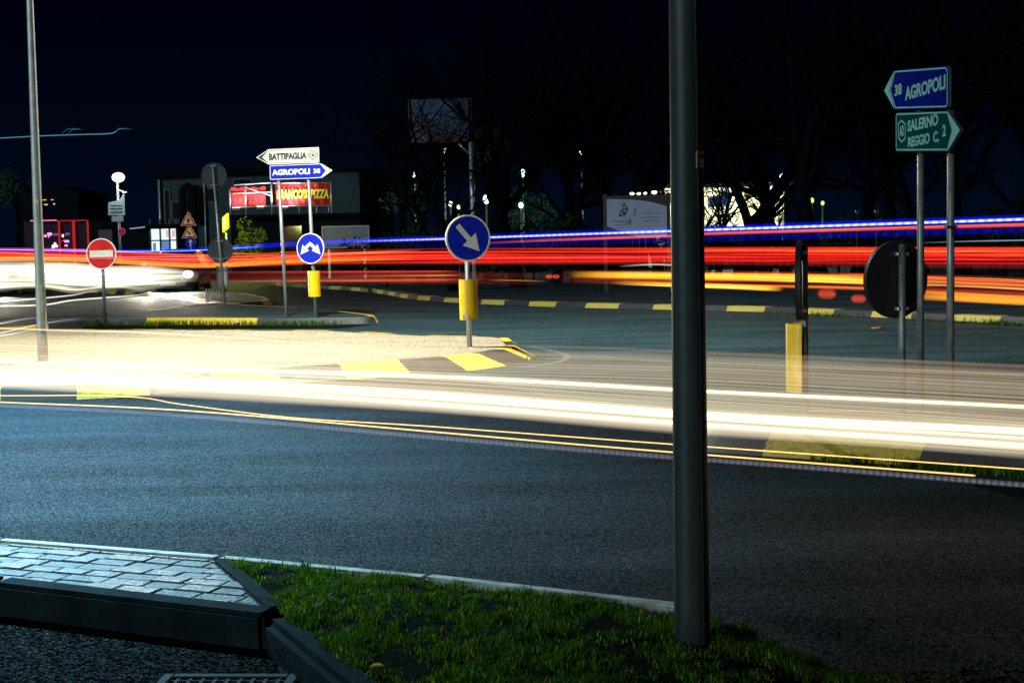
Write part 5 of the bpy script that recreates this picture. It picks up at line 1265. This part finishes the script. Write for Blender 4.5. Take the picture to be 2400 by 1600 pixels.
# far road: blue, red and orange
BL, BL2 = (.003, .004, 1.0), (.012, .02, 1.0)
main_blue = [(-300, 582), (0, 584), (250, 588), (450, 586), (760, 568), (1122, 556), (1500, 543), (1800, 533), (2306, 516), (2700, 503)]
w = streak('blue halo', 'long blue light trail of a tall vehicle rising to the right across the far road', far_path_(main_blue), .08, (3, 12), BL, BL2, .8, fv=1.5, contrast=1.2, floor=.25, power=1.6, gain=(.7, 1.1), seed=12)
core(w, far_path_([(-300, 583), (0, 585), (250, 589), (450, 587), (620, 577)]), .02, (.25, .35, 1.0), 1.6)
core(w, far_path_([(820, 566), (1000, 561), (1122, 557), (1500, 544), (1800, 534), (2306, 517), (2700, 504)]), .03, (.75, .82, 1.0), 1.5, fade=(4, .5), bead=.22, bead_fill=.35)
streak('second blue', 'dim dotted blue light trail below the main blue one at right', far_path_([(900, 580), (1122, 574), (1500, 564), (1800, 556), (2306, 542), (2700, 532)]), .04, .085, BL, BL2, .20, fv=2, contrast=1.0, floor=.3, bead=.30, bead_fill=.45, fade=(6, .5), seed=13)
streak('red line a', 'thin red light line below the blue trail left of the blue arrow signs', far_path_([(330, 612), (440, 612), (620, 606), (760, 597), (900, 591), (990, 587)]), .03, .045, (1.0, .05, .03), (1.0, .25, .08), 1.2, fv=1, contrast=.6, floor=.5, fade=(5, 2), seed=14)
streak('red line b', 'thin magenta to orange light line hugging the blue trail at right', far_path_([(1120, 570), (1300, 562), (1570, 553), (1660, 548), (2000, 538), (2400, 527), (2700, 519)]), .03, .038, (1.0, .03, .12), (1.0, .22, .03), 1.1, fv=.6, fu=.08, contrast=.8, floor=.5, fade=(5, .5), seed=15)
RED, RED2 = (1.0, .012, .010), (1.0, .06, .015)
w = streak('red band', 'broad saturated red tail light band along the middle of the far road', far_path_([(-300, 596), (0, 596), (200, 602), (450, 612), (620, 609), (760, 604), (970, 601), (1122, 600), (1530, 599), (1969, 599), (2306, 599), (2700, 600)]), .10, (15, 21), RED, (1.0, .03, .01), .85, fv=4.5, fu=.06, contrast=7.5, floor=.02, power=.8, gain=(.9, .8), seed=21)
core(w, far_path_([(-300, 612), (0, 606), (200, 608), (450, 622), (620, 615), (760, 610), (900, 606), (980, 604)]), .03, (1.0, .30, .03), 1.3, .09, fade=(3, 6))
core(w, far_path_([(1120, 584), (1400, 585), (1660, 584), (2000, 584), (2400, 585), (2700, 586)]), .02, (1.0, .03, .015), 1.2, .055, fade=(12, .5))
streak('red dotted', 'dim dotted red light trail along the lower edge of the red band', far_path_([(830, 616), (1122, 615), (1530, 614), (1969, 618), (2306, 622), (2700, 626)]), .05, (6, 9), (.8, .03, .03), (.5, .04, .06), .22, fv=3, contrast=1.4, floor=.2, bead=.20, bead_fill=.4, fade=(5, .5), seed=22)
rnd = random.Random(77)
RL = [(-300, 596), (0, 596), (200, 602), (450, 612), (620, 609), (760, 604), (970, 601), (1122, 600), (1530, 599), (1969, 599), (2306, 599), (2700, 600)]
def fine_lines(parent, base, off, n, spread, cols, xmin, xmax):
    for i in range(n):
        a_ = rnd.uniform(xmin, xmax - 300); e_ = min(xmax, a_ + rnd.uniform(300, 1500)); dy = rnd.uniform(-spread, spread); sl = rnd.uniform(-.006, .006); ph = rnd.uniform(0, 6)
        pix = [(a_ + (e_ - a_) * q / 12, ramp(a_ + (e_ - a_) * q / 12, base) + dy + sl * (e_ - a_) * q / 12 + 1.1 * math.sin(ph + q * rnd.uniform(.7, 1.2))) for q in range(13)]
        core(parent, far_path_(pix, off - rnd.uniform(0, .8)), .012, rnd.choice(cols), rnd.uniform(.35, 1.0), rnd.uniform(.010, .035), fade=(rnd.uniform(.5, 6), rnd.uniform(.5, 6)), contrast=1.4, floor=.15)
fine_lines(w, RL, -.3, 16, 20, ((1, .02, .01), (1, .05, .02), (1, .22, .04), (.9, .02, .05)), -200, 2650)
def low_y(off): return lambda pix: far_path_(pix, off)
streak('low red haze', 'translucent red light band low over the far road left of the foreground lamppost', far_path_([(440, 652), (600, 650), (800, 650), (1000, 651), (1150, 652), (1300, 656)], -4), .10, (15, 17), (1.0, .05, .05), (1.0, .16, .05), .20, fv=5, contrast=2.6, floor=.06, fade=(4, 6), seed=23)
for i, (pix, lab, cc) in enumerate((([(440, 638), (760, 637), (1080, 636)], 'upper thin red line low over the far road left of the arrow sign', (1.0, .05, .06)), ([(470, 659), (760, 658), (1085, 656)], 'lower thin red line low over the far road left of the arrow sign', (1.0, .10, .04)), ([(780, 646), (900, 646), (1085, 645)], 'thin orange line low over the far road between two red ones', (1.0, .30, .05)))):
    streak('low line', lab, far_path_(pix, -4), .02, .03, cc, cc, .75, fv=.5, contrast=.8, floor=.3, fade=(5, 1), seed=30 + i)
w = streak('orange band', 'broad orange and red tail light band low over the far road at right', far_path_([(1310, 648), (1450, 650), (1700, 654), (1969, 659), (2150, 664), (2400, 675), (2700, 690)], -2.5), .10, (16, 27), (1.0, .05, .02), (1.0, .16, .02), .55, fv=6, fu=.07, contrast=5.0, floor=.05, power=.9, fade=(5, .5), seed=41)
core(w, far_path_([(1335, 643), (1500, 645), (1700, 648), (1969, 654), (2060, 660), (2140, 662)], -2.7), .03, (1.0, .42, .02), 1.7, .09, fade=(2, 2))
core(w, far_path_([(1430, 661), (1560, 666), (1700, 671), (1835, 677)], -2.8), .03, (1.0, .50, .03), 1.7, .06, fade=(3, .5))
core(w, far_path_([(1450, 666), (1560, 669), (1660, 671), (1780, 674)], -2.9), .015, (1.0, .75, .25), 1.4, .02, fade=(3, 1))
core(w, far_path_([(2080, 690), (2200, 694), (2400, 704), (2700, 716)], -2.8), .03, (1.0, .34, .02), 1.4, .09, fade=(2, .5))
fine_lines(w, [(1310, 650), (1700, 657), (1969, 664), (2150, 670), (2400, 682), (2700, 698)], -2.9, 12, 24, ((1, .30, .02), (1, .45, .03), (1, .10, .03), (1, .6, .12)), 1320, 2650)
for px, py, r, lab in ((1287, 648, .10, 'left of a pair of small red light blots left of the orange band'), (1303, 648, .10, 'right of a pair of small red light blots left of the orange band'), (1938, 688, .20, 'red light blot between the edge on sign and the big black disc'), (2012, 700, .16, 'lowest red light blot, beside the big black disc')):
    Yb = ramp(px, FARY) - 3; o = streak('red blot', lab, [D(px - r * ppm(Yb) * q, py, Yb) for q in (1, .8, .4, 0, -.4, -.8, -1)], [r * .3 * q for q in (.1, .6, .95, 1, .95, .6, .1)], [r * .6 * q for q in (.1, .6, .95, 1, .95, .6, .1)], (1, .06, .02), (1, .14, .05), .55, fv=3, fu=4, contrast=1.0, floor=.3, fade=(r * .4, r * .4))
streak('amber low line', 'short amber light line right of the blue arrow sign over the far road', far_path_([(1140, 657), (1200, 657), (1280, 659)], -4), .015, .02, (1, .5, .05), (1, .5, .05), 1.0, fv=.5, contrast=.6, floor=.4, fade=(2, 2), seed=44)
streak('pale line', 'thin pale light line over the far road above the orange band', far_path_([(1450, 624), (1520, 620), (1570, 621), (1660, 628)], -2), .012, .022, (1, .95, .7), (.8, 1, .8), .6, fv=.5, contrast=.8, floor=.3, fade=(1, 1), seed=45)
streak('thin white far line', 'thin bluish white light line above the red band at the far right', far_path_([(2140, 570), (2250, 566), (2400, 563), (2700, 558)], 0), .010, .014, (.5, .7, .9), (.7, .8, 1), .45, fv=.5, contrast=.8, floor=.3, fade=(2, .5), seed=46)

# left: slow queue of cars leaves wavy white streaks
def left_path(pix, Y0, Y1):
    x0, x1 = pix[0][0], pix[-1][0]; return smooth_path([D(x, y, Y0 + (Y1 - Y0) * (x - x0) / (x1 - x0)) for x, y in pix], 6)
p = left_path([(-200, 634), (0, 632), (110, 637), (180, 642), (250, 650), (300, 648), (350, 645), (400, 645), (462, 646)], 38, 45.3); n_ = len(p)
w = streak('left glow a', 'wide glaring white band of headlight light behind the pale lamppost and no entry sign', p, .15, [.22 + .16 * math.sin(math.pi * min(1, i / n_ * 1.05)) for i in range(n_)], (1.0, .93, .75), (1.0, .88, .62), 1.7, fv=3.2, fu=.25, contrast=3.0, floor=.25, power=1.4, fade=(1, 1.6), seed=51)
core(w, left_path([(-200, 628), (0, 630), (110, 632), (200, 638), (280, 645), (345, 643)], 37.8, 45), .05, (1, .92, .6), 2.2, .06, fade=(1, .4), halo=.5)
p = left_path([(-200, 672), (0, 664), (120, 662), (200, 664), (290, 662), (345, 660), (430, 662)], 37, 44.5); n_ = len(p)
streak('left glow b', 'lower wavy white band of headlight light over the road left of the no entry sign', p, .14, [.24 + .08 * math.sin(i * .5) for i in range(n_)], (1.0, .93, .75), (1.0, .85, .55), 1.4, fv=3.5, fu=.3, contrast=3.4, floor=.12, power=1.4, fade=(1, 3), seed=52)
streak('left line a', 'thin wavy white light line below the headlight glow, the upper of two', left_path([(-200, 716), (0, 706), (60, 702), (167, 692), (212, 683), (260, 680)], 31, 38), .018, .022, (1, .95, .82), (1, .9, .7), 1.1, fv=.4, contrast=.8, floor=.4, fade=(1, 2), seed=53)
streak('left line b', 'thin wavy white light line below the headlight glow, the lower of two', left_path([(-200, 722), (0, 717), (60, 716), (114, 713), (167, 704), (239, 698), (319, 692), (346, 685), (370, 678)], 30, 37), .018, .022, (1, .95, .82), (1, .9, .7), 1.2, fv=.4, contrast=.8, floor=.4, fade=(1, 1.5), seed=54)
for i, (pix, lab) in enumerate((([(-100, 772), (0, 758), (60, 747), (110, 742)], 'faint white light scribble low at the left edge, the upper one'), ([(-100, 795), (0, 780), (90, 760), (140, 752), (200, 745)], 'faint white light scribble across the foot of the pale lamppost, the middle one'), ([(-100, 800), (0, 787), (80, 772), (120, 765)], 'faint white light scribble low at the left edge, the lowest one'))):
    streak('scribble', lab, left_path(pix, 21 + i * .3, 25), .010, .013, (.85, .95, 1), (1, .95, .85), .7, fv=.4, contrast=.8, floor=.4, fade=(.5, 2), seed=60 + i)
streak('orange left line', 'thin orange light line over the narrow island at the left edge', left_path([(-200, 766), (0, 769), (150, 774), (340, 779), (600, 795), (900, 815)], 15.6, 15.2), .008, .012, AMB, CREAM2, .9, fv=.4, contrast=.8, floor=.4, fade=(.5, 3), seed=64)
for i, (pix, lab, s) in enumerate((([(-100, 585), (0, 592), (200, 600), (410, 602), (520, 600)], 'thin white line of light crossing in front of the no entry sign above its bar', .35), ([(-100, 604), (0, 604), (200, 605), (410, 607), (560, 604)], 'thin white line of light crossing the no entry sign along its bar', .4))):
    streak('thin cross line', lab, left_path(pix, 26.5, 27.5), .005, .007, (.9, .95, 1), (1, .95, .9), s, fv=.4, contrast=.6, floor=.4, fade=(1, 1), seed=66 + i)
streak('high teal line', 'thin teal light trail with two kinks high in the sky at the left edge', left_path([(-100, 328), (0, 324), (95, 319), (180, 316), (250, 314), (270, 310), (278, 303), (290, 302), (312, 303)], 40, 40), .014, .018, (.10, .45, .60), (.25, .75, .85), .45, fv=.5, contrast=.8, floor=.4, fade=(1, .6), seed=70)
for i, pix in enumerate(([(143, 317), (150, 309), (160, 303), (176, 302), (198, 305)], [(156, 317), (165, 308), (172, 304), (188, 304)])):
    streak('teal kink', ('small teal light squiggle branching up from the thin teal trail, the left one', 'small teal light squiggle branching up from the thin teal trail, the right one')[i], left_path(pix, 40, 40), .012, .014, (.10, .45, .60), (.2, .6, .7), .22, fv=.5, contrast=.8, floor=.4, fade=(.1, .2), seed=72 + i)
